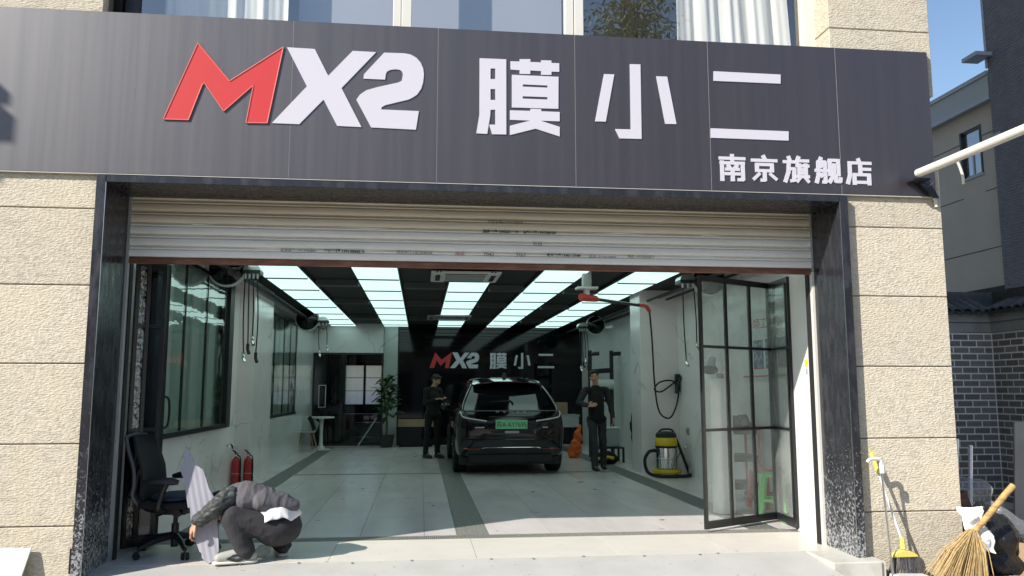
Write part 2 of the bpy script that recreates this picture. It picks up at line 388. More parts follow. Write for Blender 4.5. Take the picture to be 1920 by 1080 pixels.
def text(name, body, mat, parent, x, y, z, width=None, height=None, size=.1, depth=0., bold=0., rot=None):
    """lettering that faces -Y with its lower left corner at x, z"""
    me = text_mesh(body, size, depth, bold)
    xs = [v.co.x for v in me.vertices]; ys = [v.co.y for v in me.vertices]
    sx = width/(max(xs)-min(xs)) if width else 1; sy = height/(max(ys)-min(ys)) if height else sx
    if not width: sx = sy
    x0, y0 = min(xs), min(ys)
    me.materials.clear(); me.materials.append(MATS[mat])
    for v in me.vertices: v.co = Vector(((v.co.x-x0)*sx, -v.co.z, (v.co.y-y0)*sy))
    o = mobj(name, me, mat, parent, loc=(x, y, z))
    if rot: o.rotation_euler = rot
    return o

# ================================================================== the setting
FY = 6.84                                    # stone face of the shop front
bm = new(); bmesh.ops.create_grid(bm, x_segments=2, y_segments=2, size=300)
struct(obj('ground', bm, 'ground', loc=(0, 0, -.18)))

# interior floor: slab with tiles and dark drain bands as its pieces
floor = struct(B('floor', 'grout', None, (-3.05, 4.52, 7.11, 21.62, -.2, -.006)))
def tile_row(xs, ys, mat, z1=0., gap=.0022):
    me_cache = {}
    for x0, x1 in zip(xs, xs[1:]):
        for y0, y1 in zip(ys, ys[1:]):
            key = (round(x1-x0, 3), round(y1-y0, 3))
            if key not in me_cache:
                b = new(); box(b, gap, key[0]-gap, gap, key[1]-gap, -.012, 0)
                me = bpy.data.meshes.new('tile'); bmesh.ops.recalc_face_normals(b, faces=b.faces); b.to_mesh(me); b.free(); me.materials.append(MATS[mat]); me_cache[key] = me
            o = bpy.data.objects.new('floor_tile', me_cache[key]); COL.objects.link(o); o.parent = floor; o.location = (x0, y0, z1)
def split(a, b, step):
    n = max(1, round((b-a)/step)); return [a+(b-a)*i/n for i in range(n+1)]
YR = split(8.26, 14.22, 1.2); YR2 = split(14.36, 20.95, 1.2)
for ys in (YR, YR2):
    tile_row([-2.10, -1.79, -1.18, -.57, .06, .38], ys, 'tile')
    tile_row([.70, 1.33, 1.94, 2.55, 3.39], ys, 'tile')
tile_row(split(-3.05, -2.40, .65), split(8.26, 20.95, 1.2), 'tile'); tile_row(split(3.72, 4.52, .8), split(8.26, 20.95, 1.2), 'tile')
tile_row(split(-3.05, 4.52, 1.2), [21.1, 21.62], 'tile')
tile_row([-2.75, -1.95, -.75, .50, 1.75, 2.75, 3.9], [7.11, 8.05], 'cream_tile')
def band(x0, x1, y0, y1, along):
    o = B('drain_band', 'mosaic', floor, (x0, x1, y0, y1, -.012, -.002)); return o
bands = [band(.382, .698, 8.262, 20.95, 'y'), band(-2.398, -2.102, 8.262, 20.95, 'y'), band(3.392, 3.718, 8.262, 20.95, 'y'), band(-3.05, 4.52, 20.952, 21.098, 'x')]
B('drain_band', 'grout', floor, (-2.10, .38, 14.222, 14.358, -.012, -.003)); B('drain_band', 'grout', floor, (.70, 3.39, 14.222, 14.358, -.012, -.003))
b = new()
for i in range(330):                       # ribs of the drain cover across the doorway
    x = -2.75+i*.0198
    box(b, x, x+.013, 8.055, 8.255, -.012, 0)
stuff(obj('drain_rib', b, 'mosaic_rib', floor))
b = new()
for i in range(190):                       # ribs of the drain cover down the middle
    y = 8.27+i*.0315
    if 14.2 < y < 14.37: continue
    for j in range(3): box(b, .388+j*.103, .388+j*.103+.098, y, y+.024, -.004, .0005)
stuff(obj('drain_rib', b, 'mosaic_rib', floor))

# ramp down to the road
b = new(); poly(b, [(5.35, -.30), (5.35, -.176), (7.108, -.003), (7.108, -.30)], -2.7, 3.43, 'x')
ramp = struct(obj('ramp', b, 'ramp'))
def rz(y): return -.003-.173*(7.108-y)/1.758
for i, x in enumerate((-1.45, -.98, -.54, -.05, .62, .98, 1.42, 1.95, 2.45, 2.62)):
    b = new(); y = 7.075+.02*math.sin(i*2.3)
    lathe(b, [(.014, 0), (.014, .004), (.008, .009), (.002, .0095)], 10, Matrix.Translation((x, y, rz(y))))
    obj('anchor_bolt', b, 'alu', ramp, smooth=True)

# ------------------------------------------------------------------ shop building
shop = thing('shop_building', 'tall shop building faced in rough beige stone blocks around the open garage', 'building', loc=(0, FY, 0))
shop.location = (0, 0, 0)
# outer shell behind the blocks
HT = 21.5
B('wall', 'stone', shop, (-8, -4.35, FY+.05, 7.6, -.2, HT))
BS('wall', 'stone', shop, (-8, -7.7, 7.6, 26, -.2, HT), (4.60, 4.75, 7.6, 26, -.2, HT))
BS('wall', 'concrete', shop, (-4.35, -2.62, 7.08, 7.5, -.2, 4.55), (3.84, 4.74, 7.08, 7.5, -.2, 4.55))
B('wall', 'concrete', shop, (-4.35, 4.74, 7.09, 7.34, 3.19, 4.52))
B('wall', 'stone', shop, (-4.35, 4.77, FY+.05, 7.6, 7.2, HT))
B('roof', 'concrete', shop, (-8, 4.74, 7.6, 26, HT-.3, HT))
BS('floor_slab', 'concrete', shop, (-7.7, 4.6, 7.55, 26, 3.25, 4.40), (-7.7, 4.6, 7.6, 26, 7.3, 7.6))
BS('back_wall', 'concrete', shop, (-7.7, -2.30, 25.5, 25.9, -.2, HT), (-1.12, 4.6, 25.5, 25.9, -.2, HT), (-2.30, -1.12, 25.5, 25.9, -.2, .98), (-2.30, -1.12, 25.5, 25.9, 2.2, HT))
ZS = [-.25] + [.367+.633*i for i in range(23)]
cache = {}
def block(x0, x1, z0, z1, y0=FY, y1=FY+.11):
    key = (round(x1-x0, 3), round(z1-z0, 3), round(y1-y0, 3))
    if key not in cache:
        b = new(); g = .004; box(b, g, key[0]-g, 0, key[2], g, key[1]-g); bmesh.ops.recalc_face_normals(b, faces=b.faces)
        bmesh.ops.bevel(b, geom=list(b.edges), offset=.006, segments=1, affect='EDGES')
        me = bpy.data.meshes.new('stone_block'); b.to_mesh(me); b.free(); me.materials.append(MATS['stone']); cache[key] = me
    o = bpy.data.objects.new('stone_block', cache[key]); COL.objects.link(o); o.parent = shop; o.location = (x0, y0, z0)
for z0, z1 in zip(ZS, ZS[1:]):
    if z0 > 7: break
    if z0 < 3.3:
        block(-4.35, -2.655, z0, min(z1, 3.6)); block(3.822, 4.775, z0, min(z1, 3.6))
    if z1 > 4.2:
        block(-4.35, -2.71, z0, z1); block(3.757, 4.775, z0, z1, FY, 7.22)
BS('wall_joint', 'stone_joint', shop, (-4.34, -2.67, FY+.035, 7.075, -.2, 3.6), (3.83, 4.755, FY+.035, 7.075, -.2, 3.6), (-4.34, -2.73, FY+.035, 7.09, 4.2, 7.15), (3.775, 4.755, FY+.035, 7.2, 4.2, 7.15))
B('wall_corner', 'stone', shop, (4.62, 4.772, 7.10, 7.58, -.2, HT))
# granite door surround
PF, PB = 6.77, 7.37
def surround(name, *bx): return B(name, 'granite', shop, *bx, bevel=.004)
surround('door_surround', (-2.652, -2.576, PF, FY+.12, -.06, 3.172)); surround('door_surround', (3.744, 3.820, PF, FY+.12, -.06, 3.172))
surround('door_surround', (-2.574, 3.742, PF+.002, FY+.12, 3.112, 3.170))
surround('door_reveal', (-2.66, -2.582, FY+.122, PB-.03, -.02, 3.14)); surround('door_reveal', (3.75, 3.83, FY+.122, PB-.03, -.02, 3.14))
surround('door_reveal', (-2.58, 3.748, FY+.122, PB-.03, 3.118, 3.19))
BS('edge_strip', 'alu', shop, (3.7405, 3.7435, PF-.002, PF+.006, .0, 3.11), (-2.5755, -2.572, PF-.002, PF+.006, .0, 3.11))
# upstairs window band
win = BS('window_frame', 'frame_white', shop, (-.296, -.225, 7.12, 7.22, 4.4, 7.2), (-.218, -.129, 7.11, 7.22, 4.4, 7.2), (1.304, 1.385, 7.12, 7.22, 4.4, 7.2), (1.392, 1.478, 7.11, 7.22, 4.4, 7.2), (3.657, 3.77, 7.11, 7.22, 4.4, 7.2), (-2.53, 3.66, 7.13, 7.20, 4.40, 4.52), bevel=.004)
BS('window_frame', 'black_metal', shop, (-2.76, -2.66, 7.10, 7.24, 4.4, 7.2), (-2.645, -2.53, 7.13, 7.22, 4.4, 7.2))
for x0, x1 in ((-2.53, -.296), (-.129, 1.304), (1.478, 3.657)):
    b = new(); b.faces.new([b.verts.new(p) for p in ((x0, 7.168, 4.52), (x1, 7.168, 4.52), (x1, 7.168, 7.2), (x0, 7.168, 7.2))]); obj('window_pane', b, 'window_glass', shop, recalc=False)
BS('added_pale_panel', 'screen', shop, (-1.22, -.16, 7.62, 7.64, 4.42, 7.2), (-.14, 1.36, 7.62, 7.64, 4.42, 7.2))  # pale panels added behind the upstairs panes to make them look brighter
BS('room_wall', 'wall_white', shop, (-3, 4.5, 10.5, 10.6, 4.4, 7.3))
def curtain(name, x0, x1, label, seed, skew=0.):
    b = new(); n = 150; rows = []
    rnd = random.Random(seed); ph = [rnd.random()*6 for _ in range(4)]
    for j in range(9):
        z = 4.42+j*.32; row = []
        for i in range(n+1):
            t = i/n; x = x0+(x1-x0)*t + skew*(1-j/8)*t
            y = 7.40+.022*math.sin(t*(x1-x0)*24+ph[0]+.4*math.sin(j*.5))+.010*math.sin(t*(x1-x0)*51+ph[1])+.005*math.sin(t*90+ph[2]+j*.3)
            row.append(b.verts.new((x, y, z)))
        rows.append(row)
    for r0, r1 in zip(rows, rows[1:]):
        for i in range(n): b.faces.new((r0[i], r0[i+1], r1[i+1], r1[i]))
    o = obj(name, b, 'curtain', None, smooth='all', recalc=False); tag(o, label, 'curtain', 'curtains upstairs'); return o
curtain('curtain', -2.40, -1.28, 'off-white gathered curtain behind the upstairs pane above the red letter', 3)
curtain('curtain', 2.47, 3.55, 'cream curtain gathered in the rightmost upstairs window beside the stone pier', 5, .12)

# ------------------------------------------------------------------ interior shell
struct(B('ceiling', 'ceiling_black', None, (-3.4, 4.6, 7.55, 21.7, 3.17, 3.24)))
wl = struct(B('wall_left', 'marble', None, (-3.05, -2.87, 8.60, 13.22, -.02, .88), (-3.05, -2.87, 8.60, 9.22, .88, 3.17), (-3.05, -2.87, 12.62, 13.22, .88, 3.17), (-3.05, -2.87, 9.22, 12.62, 3.0, 3.17)))
B('pillar', 'marble', wl, (-3.05, -2.64, 13.222, 14.87, -.02, 3.17), bevel=.006)
B('wall_panel', 'marble_green', wl, (-3.05, -2.78, 14.872, 18.75, -.02, .90), (-3.05, -2.78, 14.872, 18.75, 2.95, 3.17), (-3.05, -2.78, 18.75, 21.62, -.02, 3.17))
B('wall_edge', 'marble', wl, (-3.4, -2.64, 7.62, 7.66, -.02, 3.17), (-3.4, -2.72, 7.66, 8.60, -.02, 3.17))
# space beyond the left windows
BS('side_wall', 'lining', wl, (-3.12, -3.0, 9.2, 12.64, .86, 3.02), (-3.12, -3.0, 14.86, 18.77, .88, 2.97))
for y_ in (9.7, 10.9, 11.75, 15.3, 16.6, 17.6): B('blind_panel', 'lining_pale', wl, (-2.998, -2.96, y_, y_+.34, .90, 2.94))
wr = struct(B('wall_right', 'marble', None, (4.47, 4.60, 8.15, 13.76, -.02, 3.17)))
B('pillar', 'marble', wr, (3.80, 4.60, 13.762, 14.42, -.02, 3.17), bevel=.006)
B('wall_panel', 'marble_green', wr, (4.34, 4.60, 14.422, 21.62, -.02, 3.17))
B('wall_edge', 'wall_white', wr, (3.87, 4.60, 7.55, 8.15, -.02, 3.17))
wb = struct(B('wall_back', 'black_gloss', None, (-.57, 4.6, 21.62, 21.72, -.02, 3.17)))
B('wall_panel', 'marble_green', wb, (-2.78, -.975, 21.60, 21.72, 2.40, 3.17))
B('pillar', 'frost', wb, (-.97, -.60, 21.56, 21.70, -.02, 3.17)); B('pillar_core', 'marble', wb, (-.965, -.605, 21.63, 21.70, -.02, 3.17))
# office behind glass
ofw = struct(B('office_wall', 'dark_wood', None, (-3.05, -2.85, 21.72, 25.5, -.02, 3.0), (-.6, -.4, 21.72, 25.5, -.02, 3.0), (-3.0, -.4, 21.72, 25.5, 3.0, 3.1), (-3.0, -2.28, 25.35, 25.45, -.02, 3.0), (-1.14, -.4, 25.35, 25.45, -.02, 3.0), (-2.28, -1.14, 25.35, 25.45, 2.18, 3.0), (-2.28, -1.14, 25.35, 25.45, -.02, 1.0)))
B('office_floor', 'dark_wood', ofw, (-3.0, -.4, 21.72, 25.4, -.1, -.01))
g = thing('glass_partition', 'dark glazed office partition with thin black frame at the back', 'partition', loc=(-1.87, 21.6, 0))
def rel(o, *bx):
    l = o.location; return [(x0-l.x, x1-l.x, y0-l.y, y1-l.y, z0-l.z, z1-l.z) for x0,x1,y0,y1,z0,z1 in bx]
B('frame', 'black_metal', g, *rel(g, (-2.78, -2.73, 21.56, 21.64, 0, 2.39), (-1.02, -.976, 21.56, 21.64, 0, 2.39), (-2.73, -1.02, 21.56, 21.64, 2.35, 2.39), (-2.73, -1.02, 21.56, 21.64, 0, .05)))
B('pane', 'dark_glass', g, *rel(g, (-2.73, -1.02, 21.595, 21.605, .05, 2.35)))
B('door_handle', 'alu', g, *rel(g, (-2.62, -2.60, 21.53, 21.55, .98, 1.56), (-2.45, -2.43, 21.53, 21.55, .98, 1.56), (-2.60, -2.45, 21.53, 21.55, .98, 1.0), (-2.60, -2.45, 21.53, 21.55, 1.54, 1.56)))
ow = thing('office_window', 'pale daylit window with dark bars on the far office wall', 'window', loc=(-1.71, 25.4, 1.0))
B('frame', 'black_metal', ow, *rel(ow, (-1.74, -1.67, 25.36, 25.44, 1.0, 2.18), (-2.28, -1.14, 25.37, 25.43, 1.40, 1.415), (-2.28, -1.14, 25.37, 25.43, 1.80, 1.815)))
bm = new(); bm.faces.new([bm.verts.new(p) for p in ((-.57, .01, 0), (.57, .01, 0), (.57, .01, 1.18), (-.57, .01, 1.18))]); obj('pane', bm, 'blind', ow)

# ------------------------------------------------------------------ sign board
sign = thing('sign_board', 'long dark sign board over the garage doorway with large white and red lettering', 'sign', loc=(0, 6.8, 3.19))
SX = [-4.85, -3.63, -2.402, -1.13, .112, 1.33, 2.56, 3.787, 4.705]
for x0, x1 in zip(SX, SX[1:]):
    b = new(); box(b, x0+.0018, x1-.0018, 0, .03, 0, 1.395); o = obj('panel', b, 'panel', sign, bevel=.0015)
BS('backing', 'panel_edge', sign, (-4.85, 4.703, .004, .028, .004, 1.392), (-4.85, 4.703, .03, .165, .005, .03), (-4.85, 4.703, .03, .165, 1.365, 1.395), (4.66, 4.70, .03, .165, .03, 1.36))
BS('panel_joint', 'panel_edge', sign, *[(x-.0012, x+.0012, -.001, .004, .002, 1.393) for x in SX[2:-1]])
B('bottom_trim', 'frame_white', sign, (-4.85, 4.703, .002, .026, -.006, -.001))
GL = {
'M': [[(-1.914, 4.343), (-1.639, 4.017), (-1.206, 4.341), (-1.316, 3.663), (-1.491, 3.659), (-1.444, 3.991), (-1.677, 3.753), (-1.847, 3.996), (-1.861, 3.975), (-1.958, 3.666), (-2.161, 3.665)]],
'X': [[(-1.178, 4.341), (-0.944, 4.337), (-0.824, 4.102), (-0.622, 4.336), (-0.422, 4.334), (-0.709, 3.997), (-0.532, 3.657), (-0.736, 3.66), (-0.857, 3.888), (-1.053, 3.663), (-1.28, 3.664), (-1.0, 4.0)]],
'2': [[(-0.353, 4.333), (-0.181, 4.335), (-0.125, 4.327), (-0.075, 4.3), (-0.036, 4.256), (-0.014, 4.204), (-0.007, 4.152), (-0.013, 4.08), (-0.029, 4.02), (-0.063, 3.966), (-0.106, 3.935), (-0.137, 3.918), (-0.334, 3.86), (-0.361, 3.844), (-0.37, 3.82), (-0.046, 3.818), (-0.069, 3.651), (-0.45, 3.657), (-0.581, 3.899), (-0.551, 3.946), (-0.497, 3.987), (-0.411, 4.017), (-0.227, 4.068), (-0.198, 4.085), (-0.188, 4.144), (-0.196, 4.168), (-0.216, 4.183), (-0.254, 4.187), (-0.297, 4.179), (-0.325, 4.163), (-0.335, 4.141), (-0.341, 4.089), (-0.526, 4.09), (-0.522, 4.129)]],
'yue': [[(0.478, 4.322), (0.714, 4.323), (0.715, 3.637), (0.591, 3.635), (0.565, 3.72), (0.618, 3.722), (0.618, 3.857), (0.576, 3.855), (0.573, 3.798), (0.548, 3.636), (0.453, 3.638), (0.479, 3.809)], [(0.575, 4.232), (0.617, 4.234), (0.617, 4.137), (0.575, 4.135)], [(0.575, 4.044), (0.617, 4.045), (0.618, 3.946), (0.576, 3.944)]],
'cao': [[(0.752, 4.307), (0.833, 4.308), (0.833, 4.33), (0.929, 4.335), (0.929, 4.309), (1.025, 4.309), (1.025, 4.329), (1.118, 4.331), (1.118, 4.308), (1.188, 4.309), (1.188, 4.229), (1.118, 4.228), (1.117, 4.197), (1.025, 4.195), (1.025, 4.229), (0.928, 4.23), (0.928, 4.197), (0.833, 4.195), (0.833, 4.228), (0.752, 4.23)]],
'ri': [[(0.764, 4.183), (1.181, 4.183), (1.177, 3.888), (0.764, 3.884)], [(0.861, 4.099), (1.081, 4.098), (1.081, 4.078), (0.861, 4.078)], [(0.861, 3.99), (1.08, 3.991), (1.08, 3.969), (0.86, 3.968)]],
'da': [[(0.747, 3.857), (0.927, 3.859), (0.929, 3.878), (1.023, 3.879), (1.025, 3.859), (1.189, 3.859), (1.188, 3.774), (1.018, 3.773), (1.188, 3.723), (1.187, 3.636), (0.973, 3.699), (0.747, 3.633), (0.747, 3.717), (0.927, 3.771), (0.747, 3.771)]],
'x1': [[(1.593, 4.227), (1.687, 4.228), (1.603, 3.787), (1.506, 3.786)]],
'x2': [[(1.832, 4.331), (1.929, 4.333), (1.926, 3.64), (1.725, 3.638), (1.686, 3.722), (1.829, 3.724)]],
'x3': [[(2.073, 4.228), (2.174, 4.229), (2.249, 3.789), (2.146, 3.787)]],
'e1': [[(2.611, 4.3), (3.247, 4.297), (3.243, 4.21), (2.608, 4.209)]],
'e2': [[(2.567, 3.762), (3.3, 3.76), (3.296, 3.673), (2.564, 3.674)]]}
CH = {'letter_M': 'M', 'letter_X': 'X', 'numeral': '2', 'character': ('yue', 'cao', 'ri', 'da'), 'character_b': ('x1', 'x2', 'x3'), 'character_c': ('e1', 'e2')}
def lettering(parent, f, th):
    for nm, keys in CH.items():
        keys = (keys,) if isinstance(keys, str) else keys
        b = new()
        for k in keys:
            lp = [[f(x, z) for x, z in l] for l in GL[k]]; plate_holes(b, lp[0], lp[1:], -th, .002)
        nm2 = {'letter_M': 'letter', 'letter_X': 'letter'}.get(nm, nm.split('_')[0])
        o = obj(nm2, b, 'letter_red' if nm == 'letter_M' else 'letter_white', parent)
        if nm == 'letter_M':
            o['label'] = 'red slanted letter M'
lettering(sign, lambda x, z: (x, z-3.19), .008)
# pale rim round the red letter
lp = [(x, z-3.19) for x, z in GL['M'][0]]; b = new()
for i in range(len(lp)):
    a, c = lp[i], lp[(i+1) % len(lp)]; tube(b, [(a[0], -.008, a[1]), (c[0], -.008, c[1])], .006, 5)
obj('letter_rim', b, 'letter_red_edge', sign)
STROKES = [
 [[(0,8.6),(10,8.6)],[(5,10),(5,7)],[(.9,7.4),(.9,0)],[(.3,6.8),(9.7,6.8)],[(9.1,6.8),(9.1,.4),(7.2,.4)],[(3.2,6),(4,4.8)],[(6.8,6),(6,4.8)],[(2.4,4.4),(7.6,4.4)],[(2.1,2.6),(7.9,2.6)],[(5,4.6),(5,0)]],
 [[(4.6,10),(5.4,8.4)],[(0,8.2),(10,8.2)],[(1.6,6.6),(8.4,6.6)],[(1.6,4.2),(8.4,4.2)],[(2,6.6),(2,4)],[(8,6.6),(8,4)],[(5,4.2),(5,.5),(3.6,.5)],[(2.9,3),(.5,.8)],[(7.1,3),(9.6,.9)]],
 [[(2.0,10),(2.6,8.4)],[(0,8),(4.8,8)],[(2.1,8),(1.8,4),(.4,.2)],[(1.9,5.3),(4.2,5.3),(4,.8),(2.7,.6)],[(6.1,10),(5.1,7.4)],[(5.8,8.5),(10,8.5)],[(5.1,6.5),(10,6.5)],[(6.2,7.2),(6.2,2.2)],[(8.8,7.2),(8.8,2.2)],[(6.2,5),(8.8,5)],[(6.2,3.7),(8.8,3.7)],[(4.8,2.3),(10,2.3)],[(6.4,1.9),(5.1,.3)],[(8.4,1.9),(9.8,.3)]],
 [[(2.4,10),(1.8,8.6)],[(1,8.4),(4,8.4)],[(1.2,8.4),(1.1,3),(.3,.2)],[(3.9,8.4),(3.9,.4),(2.9,.5)],[(0,5),(5,5)],[(2.2,7.4),(2.7,6.4)],[(2.2,3.7),(2.7,2.6)],[(5.5,9.1),(9.7,9.1)],[(5.9,9.1),(5.9,3.2)],[(9.3,9.1),(9.3,3.2)],[(7.6,7.6),(7.4,3.4),(5.4,.4)],[(8.1,3.4),(8.1,.8),(9.8,.8),(10,2.2)]],
 [[(4.8,10),(5.4,8.6)],[(.8,8.4),(10,8.4)],[(1.3,8.4),(1.2,3.5),(.2,.2)],[(5.6,7.6),(5.6,4)],[(5.6,6),(9.7,6)],[(2.6,3.8),(9.4,3.8)],[(2.6,.8),(9.4,.8)],[(3,3.8),(3,0)],[(9,3.8),(9,0)]]]
for i, ch in enumerate(STROKES):
    b = new(); k = 0
    for st in ch:
        for (ax, az), (cx, cz) in zip(st, st[1:]):
            k += 1; a = Vector((ax, az)); c = Vector((cx, cz)); d = (c-a).normalized(); wd = .78 if abs(d.x) < .6 else .62
            nn = Vector((-d.y, d.x))*wd; q = [a+nn-d*.3, a-nn-d*.3, c-nn+d*.3, c+nn+d*.3]
            poly(b, [(2.64+i*.3005+p.x*.0235, .095+p.y*.0238) for p in q], -.006-k*.0003, .001, 'y')
    obj('character', b, 'letter_white', sign)
# same lettering on the black back wall
bs = thing('wall_lettering', 'smaller white and red shop lettering on the black back wall above the car', 'sign', loc=(0, 21.60, 0))
lettering(bs, lambda x, z: (.23+.613*(x+2.161), 2.0+.613*(z-3.65)), .02)

# ------------------------------------------------------------------ roller shutter
shut = thing('roller_shutter', 'half raised pale metal roller shutter with rusty bottom bar under the sign', 'shutter', loc=(0, 7.36, 2.53))
def slat_mesh(h):
    prof = [(.012, 0), (.010, .004), (-.012, .010), (-.020, h*.22), (-.021, h*.45), (-.016, h*.66), (.004, h*.72), (.006, h*.745), (-.008, h*.78), (-.013, h*.86), (-.004, h*.95), (.012, h)]
    b = new(); n = 30; rows = []
    for i in range(n+1):
        x = -2.655+6.45*i/n
        rows.append([b.verts.new((x, y+.002*math.sin(i*1.7+z*40), z)) for y, z in prof])
    for r0, r1 in zip(rows, rows[1:]):
        for k in range(len(prof)-1): b.faces.new((r0[k], r1[k], r1[k+1], r0[k+1]))
    me = bpy.data.meshes.new('slat'); b.to_mesh(me); b.free(); return me
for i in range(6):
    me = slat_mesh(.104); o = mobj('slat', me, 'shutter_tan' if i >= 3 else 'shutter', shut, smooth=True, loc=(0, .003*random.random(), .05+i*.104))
B('bottom_bar', 'rust', shut, (-2.655, 3.795, -.022, .02, 0, .05), bevel=.003)
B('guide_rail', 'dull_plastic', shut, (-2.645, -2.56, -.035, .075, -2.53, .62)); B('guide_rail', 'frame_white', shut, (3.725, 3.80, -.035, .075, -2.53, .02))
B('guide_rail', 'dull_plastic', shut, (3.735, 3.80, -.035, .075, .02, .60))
B('rail_seal', 'rubber', shut, (-2.56, -2.548, .01, .08, -2.53, .02)); B('rail_seal', 'rubber', shut, (3.713, 3.725, .01, .08, -2.53, .02))
pr = random.Random(3)
def num(): return '1'+''.join(pr.choice('356789'))+''.join(str(pr.randint(0, 9)) for _ in range(9))
def stencil(s, x, z, w, h, mat): text('printed_text', s, mat, shut, x, -.0285, z-.01-2.53, width=w, height=h, size=.1, bold=.004 if mat == 'ink' else .001)
stencil('维修卷门 13952016677', .55, 2.875, .34, .032, 'ink'); stencil('安装卷门 13913381236', .93, 2.875, .32, .032, 'ink')
stencil('汽车补胎13905188806', .60, 2.965, .33, .03, 'ink_grey')
stencil('配锁换门 13912904887', -1.26, 2.665, .31, .028, 'ink_grey'); stencil('卷帘卷门 13913004260', -.89, 2.665, .37, .032, 'ink')
stencil('抢修卷门 13813048328', -.23, 2.665, .32, .03, 'ink_grey'); stencil('专业卷门 13901637486', 1.15, 2.665, .33, .03, 'ink')
stencil('换锁 13776618806', 1.55, 2.662, .26, .024, 'ink_grey'); stencil('维修 13952006877', 1.92, 2.667, .26, .028, 'ink_grey')
stencil('疏通', .30, 2.662, .09, .03, 'ink_red'); stencil('7042', .56, 2.66, .10, .032, 'ink_grey'); stencil('开锁', 1.02, 2.765, .09, .035, 'ink_grey'); stencil('707', .86, 2.66, .10, .03, 'ink_grey')
b = new(); lathe(b, [(.012, 0), (.012, .01), (.005, .014)], 10, Matrix.Translation((.98, -.03, .62)) @ Matrix.Rotation(R(90), 4, 'X')); obj('lock_pin', b, 'alu', shut)

# ================================================================== ceiling fittings
SEAM = [8.75, 10.18, 11.61, 13.04, 14.47, 15.90, 17.33, 18.76, 20.19, 21.50]
SEAM = [s-.0 for s in (8.03, 9.46, 10.89, 12.32, 13.75, 15.18, 16.61, 18.04, 19.47, 20.9, 21.52)]
NAMES = ['nearest the left wall', 'second from the left wall', 'in the middle with two air conditioners', 'second from the right wall', 'nearest the right wall crossed by the washing boom']
for k, cx in enumerate((-2.02, -.655, .745, 2.05, 3.37)):
    t = thing('ceiling_light', 'long glowing pale green ceiling light strip '+NAMES[k], 'ceiling light', 'ceiling light strips', loc=(cx, 15, 3.06))
    B('frame', 'light_frame', t, (-.325, .325, -6.98, 6.53, .055, .095))
    for y0, y1 in zip(SEAM, SEAM[1:]):
        if k == 2 and (y1 < 12.4): continue
        if k == 2 and 17.0 < (y0+y1)/2 < 18.7:
            pass
        B('diffuser', 'light', t, (-.31, .31, y0-15+.016, y1-15-.016, .035, .056)); B('cross_bar', 'light_frame', t, (-.31, .31, y0-15-.015, y0-15+.015, .018, .056))
for i, y in enumerate((11.62, 18.25)):
    t = thing('ceiling_air_conditioner', ('square white cassette air conditioner in the ceiling close to the shutter', 'farther cassette air conditioner hanging in the ceiling deep in the garage')[i], 'air conditioner', 'cassette air conditioners', loc=(.62, y, 3.035))
    b = new(); s = .49
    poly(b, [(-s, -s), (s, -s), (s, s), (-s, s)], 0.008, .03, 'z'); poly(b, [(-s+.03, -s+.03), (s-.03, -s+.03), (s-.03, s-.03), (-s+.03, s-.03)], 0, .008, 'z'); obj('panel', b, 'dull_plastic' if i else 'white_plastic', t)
    B('grille', 'grey_plastic', t, (-.28, .28, -.28, .28, -.004, 0))
    for q in range(7): B('grille_slat', 'dull_plastic', t, (-.27, .27, -.25+q*.075, -.20+q*.075, -.012, -.004))
    for x0, x1, y0, y1 in ((-.30, .30, -.43, -.36), (-.30, .30, .36, .43), (-.43, -.36, -.3, .3), (.36, .43, -.3, .3)): B('vent', 'black_plastic', t, (x0, x1, y0, y1, -.003, 0))
    for x0 in (-.42, .34): B('label_plate', 'black_plastic', t, (x0, x0+.025, -.492, -.4905, .010, .027)); B('label_plate', 'black_plastic', t, (x0+.05, x0+.075, -.492, -.4905, .010, .027))
for i, y in enumerate((9.9, 12.9, 15.6, 18.9)):
    for j, (x0, x1) in enumerate(((-1.66, -1.0), (-.28, .38), (1.12, 1.70), (2.42, 3.0))):
        o = B('ceiling_duct', 'duct', None, (x0, x1, y+.2*j, y+.2*j+.16+.05*(i%2), 3.07, 3.165)); struct(o)
for j, x in enumerate((-2.62, -2.52, 3.9, 4.1, 4.25)):
    tag(T('cable_conduit', 'black_plastic', None, [(x, 8, 3.02-.03*(j%3)), (x+.05, 14, 3.04-.03*(j%3)), (x, 21.5, 3.03-.03*(j%3))], .022), ('black cable run under the ceiling hugging the left wall', 'black cable run under the ceiling beside the first light strip', 'black cable run under the ceiling beside the last light strip', 'middle black cable run above the right pillar', 'black cable run hugging the right wall under the ceiling')[j], 'cable', 'cable runs')

